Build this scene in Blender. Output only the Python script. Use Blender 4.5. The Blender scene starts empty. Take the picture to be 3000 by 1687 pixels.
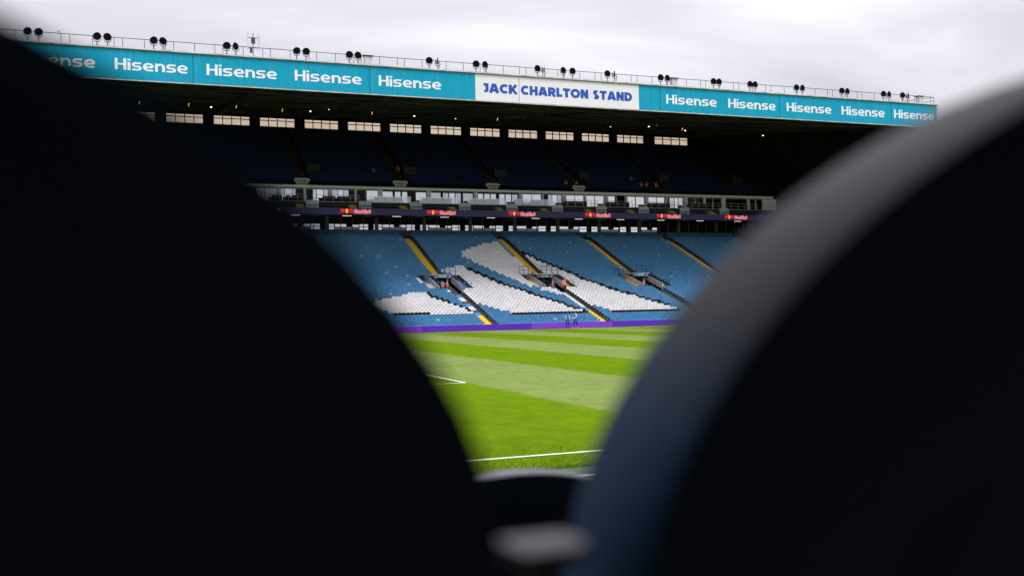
import bpy, bmesh, math, random
import numpy as np
from mathutils import Vector, Matrix

random.seed(7)
rng = np.random.default_rng(7)
SC = bpy.context.scene
COL = SC.collection
R = math.radians

# ------------------------------------------------------------------ camera, sky, sun, exposure
CAM = (0.0, 0.0, 2.5)
YAW, PIT, ROL, FPX = 0.3685, 0.0189, -0.0203, 2906.1      # focal length in pixels of the 3000 px wide photograph
PW, PH = 3000.0, 1687.0
_f = Vector((math.sin(YAW) * math.cos(PIT), math.cos(YAW) * math.cos(PIT), math.sin(PIT)))
_r0 = Vector((math.cos(YAW), -math.sin(YAW), 0))
_u0 = _r0.cross(_f)
_r = _r0 * math.cos(ROL) + _u0 * math.sin(ROL)
_u = -_r0 * math.sin(ROL) + _u0 * math.cos(ROL)
cam = bpy.data.cameras.new('camera')
cam.sensor_width = 36.0
cam.lens = FPX / PW * 36.0
cam.clip_start, cam.clip_end = 0.02, 3000
cam.dof.use_dof = True
cam.dof.focus_distance = 112.0
cam.dof.aperture_fstop = 4.8
camo = bpy.data.objects.new('camera', cam)
COL.objects.link(camo)
camo.matrix_world = Matrix(((_r.x, _u.x, -_f.x, CAM[0]), (_r.y, _u.y, -_f.y, CAM[1]), (_r.z, _u.z, -_f.z, CAM[2]), (0, 0, 0, 1)))
SC.camera = camo

SUN_EL, SUN_AZ = R(62), R(200)          # azimuth measured from +Y towards +X: behind the camera
w = bpy.data.worlds.new('World')
SC.world = w
w.use_nodes = True
nt = w.node_tree
nt.nodes.clear()
def wn(t, **k):
    n = nt.nodes.new(t)
    for a, b in k.items(): setattr(n, a, b)
    return n
wout = wn('ShaderNodeOutputWorld'); wbg = wn('ShaderNodeBackground'); wbg.inputs['Strength'].default_value = 0.1
sky = wn('ShaderNodeTexSky', sky_type='NISHITA'); sky.sun_disc = False
sky.sun_elevation = SUN_EL; sky.sun_rotation = SUN_AZ
tc = wn('ShaderNodeTexCoord'); sep = wn('ShaderNodeSeparateXYZ')
nt.links.new(tc.outputs['Generated'], sep.inputs[0])
# overcast dome: brighter towards the zenith
mr = wn('ShaderNodeMapRange'); mr.inputs['From Min'].default_value = 0.0; mr.inputs['From Max'].default_value = 1.0
mr.inputs['To Min'].default_value = 3.5; mr.inputs['To Max'].default_value = 22.0
pw_ = wn('ShaderNodeMath', operation='POWER'); pw_.inputs[1].default_value = 1.5; pw_.use_clamp = True
mx_ = wn('ShaderNodeMath', operation='MAXIMUM'); mx_.inputs[1].default_value = 0.0
nt.links.new(sep.outputs['Z'], mx_.inputs[0]); nt.links.new(mx_.outputs[0], pw_.inputs[0])
nt.links.new(pw_.outputs[0], mr.inputs['Value'])
# cloud banks
cz = wn('ShaderNodeMath', operation='ADD'); cz.inputs[1].default_value = 0.22
nt.links.new(sep.outputs['Z'], cz.inputs[0])
dv = wn('ShaderNodeVectorMath', operation='DIVIDE'); cmb = wn('ShaderNodeCombineXYZ')
for i in range(3): nt.links.new(cz.outputs[0], cmb.inputs[i])
nt.links.new(tc.outputs['Generated'], dv.inputs[0]); nt.links.new(cmb.outputs[0], dv.inputs[1])
mp = wn('ShaderNodeMapping'); mp.inputs['Rotation'].default_value = (0, 0, R(35)); mp.inputs['Scale'].default_value = (0.55, 1.5, 1.0); mp.inputs['Location'].default_value = (1.3, 0.4, 0.0)
nt.links.new(dv.outputs[0], mp.inputs['Vector'])
nz = wn('ShaderNodeTexNoise'); nz.inputs['Scale'].default_value = 1.1; nz.inputs['Detail'].default_value = 5.0; nz.inputs['Roughness'].default_value = 0.5; nz.inputs['Distortion'].default_value = 0.5
nt.links.new(mp.outputs[0], nz.inputs['Vector'])
cr = wn('ShaderNodeValToRGB')
cr.color_ramp.elements[0].position = 0.40; cr.color_ramp.elements[0].color = (0.76, 0.745, 0.82, 1)
cr.color_ramp.elements[1].position = 0.61; cr.color_ramp.elements[1].color = (1.16, 1.15, 1.20, 1)
nt.links.new(nz.outputs['Fac'], cr.inputs['Fac'])
mul = wn('ShaderNodeVectorMath', operation='SCALE')
nt.links.new(cr.outputs['Color'], mul.inputs[0]); nt.links.new(mr.outputs[0], mul.inputs['Scale'])
mix = wn('ShaderNodeMixRGB'); mix.inputs['Fac'].default_value = 0.94
nt.links.new(sky.outputs[0], mix.inputs['Color1']); nt.links.new(mul.outputs[0], mix.inputs['Color2'])
nt.links.new(mix.outputs[0], wbg.inputs['Color']); nt.links.new(wbg.outputs[0], wout.inputs['Surface'])

sl = bpy.data.lights.new('sun', 'SUN')
sl.energy = 1.5; sl.angle = R(25); sl.color = (1.0, 0.97, 0.93)
so = bpy.data.objects.new('sun', sl); COL.objects.link(so)
_sd = Vector((math.sin(SUN_AZ) * math.cos(SUN_EL), math.cos(SUN_AZ) * math.cos(SUN_EL), math.sin(SUN_EL)))
so.rotation_euler = _sd.to_track_quat('Z', 'Y').to_euler()

SC.view_settings.view_transform = 'Standard'
SC.view_settings.look = 'None'
SC.view_settings.exposure = 0.8
SC.view_settings.gamma = 1.0
SC.view_settings.use_curve_mapping = False
SC.render.engine = 'CYCLES'
SC.cycles.use_denoising = True
SC.cycles.max_bounces = 8
SC.cycles.transparent_max_bounces = 16

# ------------------------------------------------------------------ helpers
def ray(px, py):
    return _f + _r * ((px - PW / 2) / FPX) + _u * ((PH / 2 - py) / FPX)
def at(px, py, Y):
    d = ray(px, py); t = (Y - CAM[1]) / d.y
    return Vector(CAM) + d * t
def proj(p):
    d = Vector(p) - Vector(CAM); z = d.dot(_f)
    return PW / 2 + FPX * d.dot(_r) / z, PH / 2 - FPX * d.dot(_u) / z

def tag(o, label=None, cat=None, group=None, kind=None):
    if label: o['label'] = label
    if cat: o['category'] = cat
    if group: o['group'] = group
    if kind: o['kind'] = kind
    return o
def empty(name, loc=(0, 0, 0), label=None, cat=None, group=None, kind=None):
    o = bpy.data.objects.new(name, None); COL.objects.link(o); o.location = loc
    o.empty_display_size = 0.1
    return tag(o, label, cat, group, kind)
def link(name, me, parent=None, loc=None, rotz=None):
    o = bpy.data.objects.new(name, me); COL.objects.link(o)
    if parent is not None: o.parent = parent
    if loc is not None: o.location = loc
    if rotz is not None: o.rotation_euler = (0, 0, rotz)
    return o

class MB:
    def __init__(s): s.v = []; s.f = []; s.m = []
    def add(s, vs, fs, mi=0):
        k = len(s.v); s.v += [tuple(p) for p in vs]; s.f += [tuple(i + k for i in f) for f in fs]; s.m += [mi] * len(fs); return s
    def box(s, x0, x1, y0, y1, z0, z1, mi=0):
        s.add([(x0, y0, z0), (x1, y0, z0), (x1, y1, z0), (x0, y1, z0), (x0, y0, z1), (x1, y0, z1), (x1, y1, z1), (x0, y1, z1)],
              [(0, 3, 2, 1), (4, 5, 6, 7), (0, 1, 5, 4), (1, 2, 6, 5), (2, 3, 7, 6), (3, 0, 4, 7)], mi); return s
    def tube(s, p, q, r, n=6, r2=None, mi=0):
        p = Vector(p); q = Vector(q); d = (q - p)
        if d.length < 1e-6: return s
        d.normalize(); a = d.orthogonal().normalized(); b = d.cross(a)
        r2 = r if r2 is None else r2
        vs = [p + (a * math.cos(t) + b * math.sin(t)) * r for t in [2 * math.pi * i / n for i in range(n)]]
        vs += [q + (a * math.cos(t) + b * math.sin(t)) * r2 for t in [2 * math.pi * i / n for i in range(n)]]
        s.add(vs, [(i, (i + 1) % n, n + (i + 1) % n, n + i) for i in range(n)] + [tuple(range(n - 1, -1, -1)), tuple(range(n, 2 * n))], mi); return s
    def path(s, pts, r, n=6, mi=0):
        for a, b in zip(pts[:-1], pts[1:]): s.tube(a, b, r, n, mi=mi)
        return s
    def prism(s, pts, axis, d0, d1, mi=0):
        """pts: 2D outline, axis 'y' -> (x,z) extruded d0..d1 in y; 'x' -> (y,z) extruded in x; 'z' -> (x,y)."""
        n = len(pts)
        P = {'y': lambda a, b, d: (a, d, b), 'x': lambda a, b, d: (d, a, b), 'z': lambda a, b, d: (a, b, d)}[axis]
        s.add([P(a, b, d0) for a, b in pts] + [P(a, b, d1) for a, b in pts],
              [tuple(range(n)), tuple(range(2 * n - 1, n - 1, -1))] + [(i, n + i, n + (i + 1) % n, (i + 1) % n) for i in range(n)], mi); return s
    def loops(s, Ls, close=(True, True), mi=0):
        n = len(Ls[0]); k = len(s.v)
        vs = [p for L in Ls for p in L]; fs = []
        for j in range(len(Ls) - 1):
            fs += [(j * n + i, j * n + (i + 1) % n, (j + 1) * n + (i + 1) % n, (j + 1) * n + i) for i in range(n)]
        if close[0]: fs.append(tuple(range(n - 1, -1, -1)))
        if close[1]: fs.append(tuple(range((len(Ls) - 1) * n, len(Ls) * n)))
        s.add(vs, fs, mi); return s
    def mesh(s, name, mats, smooth=False):
        me = bpy.data.meshes.new(name); me.from_pydata(s.v, [], s.f)
        for m in (mats if isinstance(mats, (list, tuple)) else [mats]): me.materials.append(m)
        if any(s.m): me.polygons.foreach_set('material_index', s.m)
        bm = bmesh.new(); bm.from_mesh(me); bmesh.ops.recalc_face_normals(bm, faces=bm.faces); bm.to_mesh(me); bm.free()
        if smooth: me.polygons.foreach_set('use_smooth', [True] * len(me.polygons))
        me.update(); return me
    def build(s, name, mats, parent=None, loc=None, smooth=False):
        return link(name, s.mesh(name, mats, smooth), parent, loc)

# ------------------------------------------------------------------ materials
def mat(name, col, rough=0.6, metal=0.0, spec=0.4, var=0.0, scale=6.0, bump=0.0, emit=None, estr=0.0, stretch=(1, 1, 1)):
    m = bpy.data.materials.new(name); m.use_nodes = True
    t = m.node_tree; b = t.nodes['Principled BSDF']
    b.inputs['Base Color'].default_value = (*col, 1); b.inputs['Roughness'].default_value = rough
    b.inputs['Metallic'].default_value = metal; b.inputs['Specular IOR Level'].default_value = spec
    if emit:
        b.inputs['Emission Color'].default_value = (*emit, 1); b.inputs['Emission Strength'].default_value = estr
    if var or bump:
        c = t.nodes.new('ShaderNodeTexCoord'); mpn = t.nodes.new('ShaderNodeMapping'); mpn.inputs['Scale'].default_value = stretch
        n = t.nodes.new('ShaderNodeTexNoise'); n.inputs['Scale'].default_value = scale; n.inputs['Detail'].default_value = 6
        t.links.new(c.outputs['Object'], mpn.inputs[0]); t.links.new(mpn.outputs[0], n.inputs['Vector'])
        if var:
            r = t.nodes.new('ShaderNodeValToRGB')
            r.color_ramp.elements[0].position = 0.3; r.color_ramp.elements[1].position = 0.7
            r.color_ramp.elements[0].color = (*[max(0, x * (1 - var)) for x in col], 1)
            r.color_ramp.elements[1].color = (*[min(1, x * (1 + var)) for x in col], 1)
            t.links.new(n.outputs['Fac'], r.inputs['Fac']); t.links.new(r.outputs['Color'], b.inputs['Base Color'])
        if bump:
            bp = t.nodes.new('ShaderNodeBump'); bp.inputs['Strength'].default_value = bump
            t.links.new(n.outputs['Fac'], bp.inputs['Height']); t.links.new(bp.outputs['Normal'], b.inputs['Normal'])
    return m

M = {}
M['concrete'] = mat('concrete', (0.16, 0.15, 0.15), 0.85, var=0.35, scale=1.5, bump=0.1)
M['dark_concrete'] = mat('dark_concrete', (0.06, 0.057, 0.058), 0.9, var=0.4, scale=1.2)
M['pale_concrete'] = mat('pale_concrete', (0.42, 0.40, 0.38), 0.85, var=0.25, scale=2.0)
M['wall_concrete'] = mat('wall_concrete', (0.42, 0.40, 0.38), 0.85, var=0.25, scale=2.5)
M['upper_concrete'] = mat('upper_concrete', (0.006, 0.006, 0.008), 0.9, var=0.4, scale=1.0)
M['yellow'] = mat('yellow_step_paint', (0.72, 0.47, 0.015), 0.7, var=0.25, scale=5)
M['step_blue'] = mat('blue_step_paint', (0.07, 0.25, 0.58), 0.7, var=0.2, scale=5)
M['step_white'] = mat('white_step_paint', (0.62, 0.60, 0.58), 0.7, var=0.15, scale=5)
M['teal_wall'] = mat('teal_wall_paint', (0.04, 0.16, 0.24), 0.6, var=0.2, scale=1.5)
M['rail_blue'] = mat('blue_rail_paint', (0.03, 0.17, 0.42), 0.4)
M['rail_navy'] = mat('navy_rail_paint', (0.012, 0.025, 0.09), 0.4)
M['rail_dim'] = mat('dull_blue_rail_paint', (0.01, 0.06, 0.16), 0.4)
M['rail_white'] = mat('pale_metal_rail', (0.6, 0.6, 0.62), 0.35, metal=0.3)
M['rail_rust'] = mat('brown_roof_rail', (0.045, 0.035, 0.035), 0.6, var=0.3, scale=4)
M['facade'] = mat('grey_facade_panel', (0.92, 0.86, 0.93), 0.6, var=0.06, scale=1)
M['facade_dark'] = mat('dark_frame', (0.02, 0.02, 0.025), 0.4)
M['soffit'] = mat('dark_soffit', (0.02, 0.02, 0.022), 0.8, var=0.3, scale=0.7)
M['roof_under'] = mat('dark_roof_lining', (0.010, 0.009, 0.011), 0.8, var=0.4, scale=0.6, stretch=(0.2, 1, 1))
M['roof_steel'] = mat('dark_roof_steel', (0.045, 0.040, 0.046), 0.6)
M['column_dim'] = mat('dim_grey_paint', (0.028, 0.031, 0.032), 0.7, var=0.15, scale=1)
M['column'] = mat('grey_column_paint', (0.17, 0.18, 0.18), 0.6, var=0.15, scale=1)
M['gutter'] = mat('weathered_gutter', (0.42, 0.41, 0.42), 0.5, var=0.4, scale=2.0, stretch=(0.5, 1, 4))
M['banner_teal'] = None
M['banner_white'] = mat('white_banner_vinyl', (0.64, 0.63, 0.66), 0.5, var=0.03, scale=0.6)
M['print_white'] = mat('white_banner_print', (0.68, 0.67, 0.70), 0.5)
M['print_blue'] = mat('blue_banner_print', (0.003, 0.06, 0.36), 0.5)
M['black_metal'] = mat('black_metal', (0.006, 0.006, 0.007), 0.5)
M['grey_metal'] = mat('grey_lamp_metal', (0.32, 0.33, 0.35), 0.45, metal=0.3)
M['dark_metal'] = mat('dark_lamp_metal', (0.05, 0.05, 0.055), 0.5, metal=0.2)
M['white_plastic'] = mat('white_plastic', (0.5, 0.5, 0.52), 0.4)
M['lens'] = mat('dark_lamp_glass', (0.004, 0.004, 0.005), 0.9, spec=0.03)
M['line'] = mat('white_line_paint', (0.60, 0.61, 0.58), 0.9, var=0.12, scale=25)
M['lamp_glow'] = mat('lamp_glow', (1, 1, 1), 0.5, emit=(1.0, 0.95, 0.82), estr=1.0)
M['tube_glow'] = mat('tube_glow', (1, 1, 1), 0.5, emit=(1.0, 0.80, 0.55), estr=0.7)
M['strip_glow'] = mat('yellow_strip_glow', (1, 0.8, 0.1), 0.5, emit=(1.0, 0.72, 0.10), estr=0.4)
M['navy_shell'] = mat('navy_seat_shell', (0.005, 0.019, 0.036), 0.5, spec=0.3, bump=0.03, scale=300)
M['arm_grey'] = mat('grey_arm_rest', (0.13, 0.12, 0.13), 0.7)
M['rim'] = mat('skylit_seat_rim', (0.020, 0.0195, 0.025), 0.5, spec=0.22, var=0.15, scale=40)  # grey of the reflected sky put into the rim colour
M['rim_shaded'] = mat('shaded_seat_flange', (0.0008, 0.004, 0.012), 1.0, spec=0.0)  # near-black rim copy, shade in the colour keeps sky sheen off the left seat
def skylit_rim():  # sky reflection painted as grey on the upper rim, blue plastic below
    m = mat('skylit_blue_rim', (0.01, 0.01, 0.02), 0.6, spec=0.10); t = m.node_tree; b = t.nodes['Principled BSDF']
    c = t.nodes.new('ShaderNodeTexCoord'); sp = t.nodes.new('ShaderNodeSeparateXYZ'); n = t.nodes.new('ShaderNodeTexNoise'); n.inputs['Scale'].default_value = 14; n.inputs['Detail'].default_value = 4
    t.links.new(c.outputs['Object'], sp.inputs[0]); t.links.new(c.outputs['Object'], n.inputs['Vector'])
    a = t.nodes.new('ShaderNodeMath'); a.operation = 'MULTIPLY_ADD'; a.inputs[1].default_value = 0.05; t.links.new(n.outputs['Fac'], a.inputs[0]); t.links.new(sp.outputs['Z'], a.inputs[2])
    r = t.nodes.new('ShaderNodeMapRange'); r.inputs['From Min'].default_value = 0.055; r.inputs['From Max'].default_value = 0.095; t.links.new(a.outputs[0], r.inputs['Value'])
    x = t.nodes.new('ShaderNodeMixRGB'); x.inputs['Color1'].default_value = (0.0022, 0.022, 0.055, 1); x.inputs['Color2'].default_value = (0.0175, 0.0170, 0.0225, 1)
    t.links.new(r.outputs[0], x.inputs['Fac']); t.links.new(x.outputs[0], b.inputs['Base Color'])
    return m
M['rim'] = skylit_rim()
M['rim_skylit'] = mat('pale_skylit_seat_rim', (0.21, 0.20, 0.24), 0.5, spec=0.4, var=0.1, scale=40)  # rim colour paled to show skylight on the top edge
M['steel'] = mat('galvanised_steel', (0.45, 0.44, 0.45), 0.45, metal=0.4, var=0.2, scale=12)
M['cladding'] = mat('dark_end_cladding', (0.017, 0.016, 0.015), 0.7, var=0.4, scale=0.5)
M['sign_green'] = mat('green_sign_face', (0.03, 0.30, 0.14), 0.5)
M['sign_navy'] = mat('navy_sign_face', (0.03, 0.05, 0.36), 0.5)
M['frosted'] = mat('frosted_glass_screen', (0.42, 0.48, 0.46), 0.3, var=0.08, scale=2)
M['pulpit'] = mat('white_screen_panel', (0.50, 0.53, 0.54), 0.4)
M['chair_dark'] = mat('dark_chair_cover', (0.008, 0.009, 0.012), 0.6)

def banner_mat():
    m = mat('turquoise_banner_vinyl', (0.0, 0.25, 0.39), 0.6, spec=0.15)
    t = m.node_tree; b = t.nodes['Principled BSDF']
    c = t.nodes.new('ShaderNodeTexCoord'); mpn = t.nodes.new('ShaderNodeMapping'); mpn.inputs['Scale'].default_value = (3.0, 1, 0.10)
    n = t.nodes.new('ShaderNodeTexNoise'); n.inputs['Scale'].default_value = 1.6; n.inputs['Detail'].default_value = 4
    t.links.new(c.outputs['Object'], mpn.inputs[0]); t.links.new(mpn.outputs[0], n.inputs['Vector'])
    r = t.nodes.new('ShaderNodeValToRGB'); r.color_ramp.elements[0].position = 0.5; r.color_ramp.elements[1].position = 0.85
    r.color_ramp.elements[0].color = (0.0, 0.255, 0.40, 1); r.color_ramp.elements[1].color = (0.04, 0.31, 0.44, 1)
    t.links.new(n.outputs['Fac'], r.inputs['Fac']); t.links.new(r.outputs['Color'], b.inputs['Base Color'])
    return m
M['banner_teal'] = banner_mat()

def mirror_mat(name, col, refl, tint):
    m = bpy.data.materials.new(name); m.use_nodes = True; t = m.node_tree; t.nodes.remove(t.nodes['Principled BSDF'])
    d = t.nodes.new('ShaderNodeBsdfDiffuse'); d.inputs['Color'].default_value = (*col, 1)
    g = t.nodes.new('ShaderNodeBsdfGlossy'); g.inputs['Roughness'].default_value = 0.03; g.inputs['Color'].default_value = (*tint, 1)
    x = t.nodes.new('ShaderNodeMixShader'); x.inputs[0].default_value = refl
    t.links.new(d.outputs[0], x.inputs[1]); t.links.new(g.outputs[0], x.inputs[2]); t.links.new(x.outputs[0], t.nodes['Material Output'].inputs['Surface'])
    return m
M['pane_white'] = mirror_mat('bright_solar_glass', (0.1, 0.1, 0.11), 0.86, (0.86, 0.85, 0.90))
M['pane_pale'] = mirror_mat('pale_solar_glass', (0.1, 0.1, 0.11), 0.62, (0.84, 0.84, 0.90))
M['pane_grey'] = mirror_mat('grey_solar_glass', (0.1, 0.1, 0.11), 0.38, (0.85, 0.85, 0.9))
M['pane_dark'] = mirror_mat('dark_clear_glass', (0.006, 0.006, 0.007), 0.012, (0.8, 0.8, 0.85))
def glass_mat(name, tint, alpha):
    m = bpy.data.materials.new(name); m.use_nodes = True; t = m.node_tree; t.nodes.remove(t.nodes['Principled BSDF'])
    d = t.nodes.new('ShaderNodeBsdfTransparent'); d.inputs['Color'].default_value = (*tint, 1)
    g = t.nodes.new('ShaderNodeBsdfGlossy'); g.inputs['Roughness'].default_value = 0.05
    x = t.nodes.new('ShaderNodeMixShader'); x.inputs[0].default_value = alpha
    t.links.new(d.outputs[0], x.inputs[1]); t.links.new(g.outputs[0], x.inputs[2]); t.links.new(x.outputs[0], t.nodes['Material Output'].inputs['Surface'])
    return m
M['cream_pane'] = glass_mat('cream_tinted_sheet', (0.99, 0.89, 0.75), 0.02)
M['clear_pane'] = glass_mat('clear_lounge_glass', (0.93, 0.93, 0.95), 0.02)
M['frost_pane'] = glass_mat('smoked_lounge_glass', (0.33, 0.33, 0.40), 0.02)
M['balustrade'] = glass_mat('balustrade_glass', (0.80, 0.88, 0.88), 0.25)

def led_mat(name, a, b, scale, strength):
    m = mat(name, tuple(x * 0.15 for x in a), 0.5); t = m.node_tree; p = t.nodes['Principled BSDF']
    c = t.nodes.new('ShaderNodeTexCoord'); mpn = t.nodes.new('ShaderNodeMapping'); mpn.inputs['Scale'].default_value = scale
    n = t.nodes.new('ShaderNodeTexNoise'); n.inputs['Scale'].default_value = 1.0; n.inputs['Detail'].default_value = 3
    r = t.nodes.new('ShaderNodeValToRGB'); r.color_ramp.elements[0].position = 0.35; r.color_ramp.elements[1].position = 0.65
    r.color_ramp.elements[0].color = (*a, 1); r.color_ramp.elements[1].color = (*b, 1)
    t.links.new(c.outputs['Object'], mpn.inputs[0]); t.links.new(mpn.outputs[0], n.inputs['Vector']); t.links.new(n.outputs['Fac'], r.inputs['Fac'])
    t.links.new(r.outputs['Color'], p.inputs['Emission Color']); p.inputs['Emission Strength'].default_value = strength
    return m
M['led_violet'] = led_mat('violet_led_screen', (0.10, 0.012, 0.52), (0.13, 0.016, 0.55), (0.25, 1, 3), 0.38)
M['led_purple'] = led_mat('purple_led_screen', (0.20, 0.035, 0.66), (0.25, 0.05, 0.66), (0.25, 1, 3), 0.41)
M['led_ribbon'] = led_mat('dim_blue_led_ribbon', (0.012, 0.012, 0.045), (0.024, 0.020, 0.075), (1.5, 1, 18), 0.33)
M['led_red'] = mat('red_led_print', (0.3, 0.0, 0.02), 0.5, emit=(0.72, 0.004, 0.03), estr=0.5)
M['led_white'] = mat('white_led_print', (0.5, 0.5, 0.5), 0.5, emit=(0.85, 0.55, 0.62), estr=0.5)
M['led_orange'] = mat('orange_led_print', (0.4, 0.2, 0.0), 0.5, emit=(0.95, 0.36, 0.02), estr=0.55)

def seat_mat(name, src):
    m = mat(name, (0.2, 0.35, 0.5), 0.5, spec=0.2); t = m.node_tree; b = t.nodes['Principled BSDF']
    if src == 'attr':
        a = t.nodes.new('ShaderNodeAttribute'); a.attribute_name = 'seat_colour'; out = a.outputs['Color']
    else:
        a = t.nodes.new('ShaderNodeObjectInfo'); out = a.outputs['Color']
    c = t.nodes.new('ShaderNodeNewGeometry'); n = t.nodes.new('ShaderNodeTexNoise'); n.inputs['Scale'].default_value = 1.7; n.inputs['Detail'].default_value = 5
    t.links.new(c.outputs['Position'], n.inputs['Vector'])
    r = t.nodes.new('ShaderNodeMapRange'); r.inputs['From Min'].default_value = 0.3; r.inputs['From Max'].default_value = 0.7
    r.inputs['To Min'].default_value = 0.88; r.inputs['To Max'].default_value = 1.08
    t.links.new(n.outputs['Fac'], r.inputs['Value'])
    v = t.nodes.new('ShaderNodeVectorMath'); v.operation = 'SCALE'
    t.links.new(out, v.inputs[0]); t.links.new(r.outputs[0], v.inputs['Scale']); t.links.new(v.outputs[0], b.inputs['Base Color'])
    return m
M['seat_attr'] = seat_mat('faded_seat_plastic', 'attr')
M['seat_obj'] = seat_mat('faded_seat_plastic_single', 'obj')

# ------------------------------------------------------------------ pitch and ground
STR_X0, STR_W = 10.47, 5.541
def grass_mat(name, stripes=True):
    m = bpy.data.materials.new(name); m.use_nodes = True; t = m.node_tree; b = t.nodes['Principled BSDF']
    b.inputs['Roughness'].default_value = 1.0; b.inputs['Specular IOR Level'].default_value = 0.0
    g = t.nodes.new('ShaderNodeNewGeometry')
    def N(scale, detail, sc=(1, 1, 1), rough=0.6):
        q = t.nodes.new('ShaderNodeMapping'); q.inputs['Scale'].default_value = sc
        n = t.nodes.new('ShaderNodeTexNoise'); n.inputs['Scale'].default_value = scale; n.inputs['Detail'].default_value = detail; n.inputs['Roughness'].default_value = rough
        t.links.new(g.outputs['Position'], q.inputs[0]); t.links.new(q.outputs[0], n.inputs['Vector']); return n
    def math_(op, a, bb=None, c=None):
        n = t.nodes.new('ShaderNodeMath'); n.operation = op
        for i, x in enumerate((a, bb, c)):
            if x is None: continue
            if isinstance(x, (int, float)): n.inputs[i].default_value = x
            else: t.links.new(x, n.inputs[i])
        return n.outputs[0]
    s = t.nodes.new('ShaderNodeSeparateXYZ'); t.links.new(g.outputs['Position'], s.inputs[0])
    wob = N(0.9, 3)
    x = math_('ADD', s.outputs['X'], math_('MULTIPLY', math_('SUBTRACT', wob.outputs['Fac'], 0.5), 0.25))
    ph = math_('MODULO', math_('ADD', math_('DIVIDE', math_('SUBTRACT', x, STR_X0), STR_W), 100.0), 2.0)
    # triangle wave, sharpened: 1 in light stripes, 0 in dark
    tri = math_('SUBTRACT', 1.0, math_('MULTIPLY', math_('ABSOLUTE', math_('SUBTRACT', ph, 0.5)), 2.0))   # >0 for ph in (0,1)
    tri2 = math_('SUBTRACT', 1.0, math_('MULTIPLY', math_('ABSOLUTE', math_('SUBTRACT', ph, 2.5)), 2.0))
    k = math_('MAXIMUM', tri, tri2)
    mrn = t.nodes.new('ShaderNodeMapRange'); mrn.inputs['From Min'].default_value = -0.055; mrn.inputs['From Max'].default_value = 0.055
    t.links.new(k, mrn.inputs['Value'])
    mixs = t.nodes.new('ShaderNodeMixRGB')
    mixs.inputs['Color1'].default_value = (0.072, 0.127, 0.004, 1); mixs.inputs['Color2'].default_value = (0.116, 0.154, 0.043, 1)
    if stripes: t.links.new(mrn.outputs[0], mixs.inputs['Fac'])
    else: mixs.inputs['Fac'].default_value = 0.12
    big = N(0.12, 4); mid = N(2.4, 8, (1, 0.35, 1), 0.75); fine = N(22, 8, (1, 0.7, 1), 0.75)
    f1 = math_('ADD', math_('MULTIPLY', big.outputs['Fac'], 0.55), math_('ADD', math_('MULTIPLY', mid.outputs['Fac'], 1.0), math_('MULTIPLY', fine.outputs['Fac'], 1.1)))
    f2 = math_('ADD', f1, -0.325)
    v = t.nodes.new('ShaderNodeVectorMath'); v.operation = 'SCALE'
    t.links.new(mixs.outputs[0], v.inputs[0]); t.links.new(f2, v.inputs['Scale']); t.links.new(v.outputs[0], b.inputs['Base Color'])
    bp = t.nodes.new('ShaderNodeBump'); bp.inputs['Strength'].default_value = 0.5; bp.inputs['Distance'].default_value = 0.03
    t.links.new(fine.outputs['Fac'], bp.inputs['Height']); t.links.new(bp.outputs[0], b.inputs['Normal'])
    return m
M['grass'] = grass_mat('mown_striped_grass'); M['verge'] = grass_mat('verge_grass', False)
M['ground'] = mat('tarmac_ground', (0.06, 0.06, 0.06), 0.9, var=0.3, scale=0.3)
M['turf_surround'] = mat('dark_artificial_turf', (0.03, 0.055, 0.025), 0.95, var=0.4, scale=14, bump=0.3)

tag(MB().box(-1500, 1500, -1500, 1500, -0.4, -0.03).build('ground', M['ground']), kind='structure')
tag(MB().box(-30, 130, 14.05, 100.4, -0.02, 0.0).build('pitch', M['grass']), kind='structure')
tag(MB().box(-30, 130, 1.5, 14.05, -0.02, -0.004).build('turf_surround', M['turf_surround']), kind='structure')
YN, YF, BXY = 15.44, 96.99, 31.5
pl = MB()
pl.box(-20, 90, YN - 0.037, YN + 0.037, 0.0, 0.006)
pl.build('pitch_line', M['line'])['kind'] = 'structure'
for bx in ((-20, 110, YF - 0.06, YF + 0.06), (STR_X0 - 0.09, STR_X0, BXY, 72.0), (-6.0, STR_X0 - 0.09, BXY - 0.0, BXY + 0.08), (-20, 90, 13.28, 13.33)):
    MB().box(bx[0], bx[1], bx[2], bx[3], 0.0 if bx[2] > 14 else -0.003, 0.006).build('pitch_line', M['line'])['kind'] = 'structure'

# tufts of longer grass beside the near touchline
def grass_tufts():
    n = 26000
    X = rng.uniform(3.0, 12.0, n); Y = 14.06 + 4.2 * rng.random(n) ** 2.2
    ok = np.abs(Y - YN) > 0.05; X, Y = X[ok], Y[ok]; n = len(X)
    a = rng.uniform(0, 2 * np.pi, n); h = rng.uniform(0.008, 0.022, n) * np.clip(1.3 - (Y - 14.06) / 4.0, 0.3, 1.3); wd = rng.uniform(0.004, 0.009, n)
    lean = rng.uniform(-0.02, 0.02, (n, 2))
    V = np.zeros((n, 3, 3))
    V[:, 0] = np.stack([X - np.cos(a) * wd, Y - np.sin(a) * wd, np.zeros(n)], 1)
    V[:, 1] = np.stack([X + np.cos(a) * wd, Y + np.sin(a) * wd, np.zeros(n)], 1)
    V[:, 2] = np.stack([X + lean[:, 0], Y + lean[:, 1], h], 1)
    me = bpy.data.meshes.new('grass'); me.vertices.add(3 * n); me.vertices.foreach_set('co', V.reshape(-1))
    me.loops.add(3 * n); me.loops.foreach_set('vertex_index', np.arange(3 * n))
    me.polygons.add(n); me.polygons.foreach_set('loop_start', np.arange(n) * 3); me.update(calc_edges=True)
    me.materials.append(M['verge'])
    tag(link('grass', me), 'longer green grass beside the near white touchline', kind='stuff')
grass_tufts()

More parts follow.
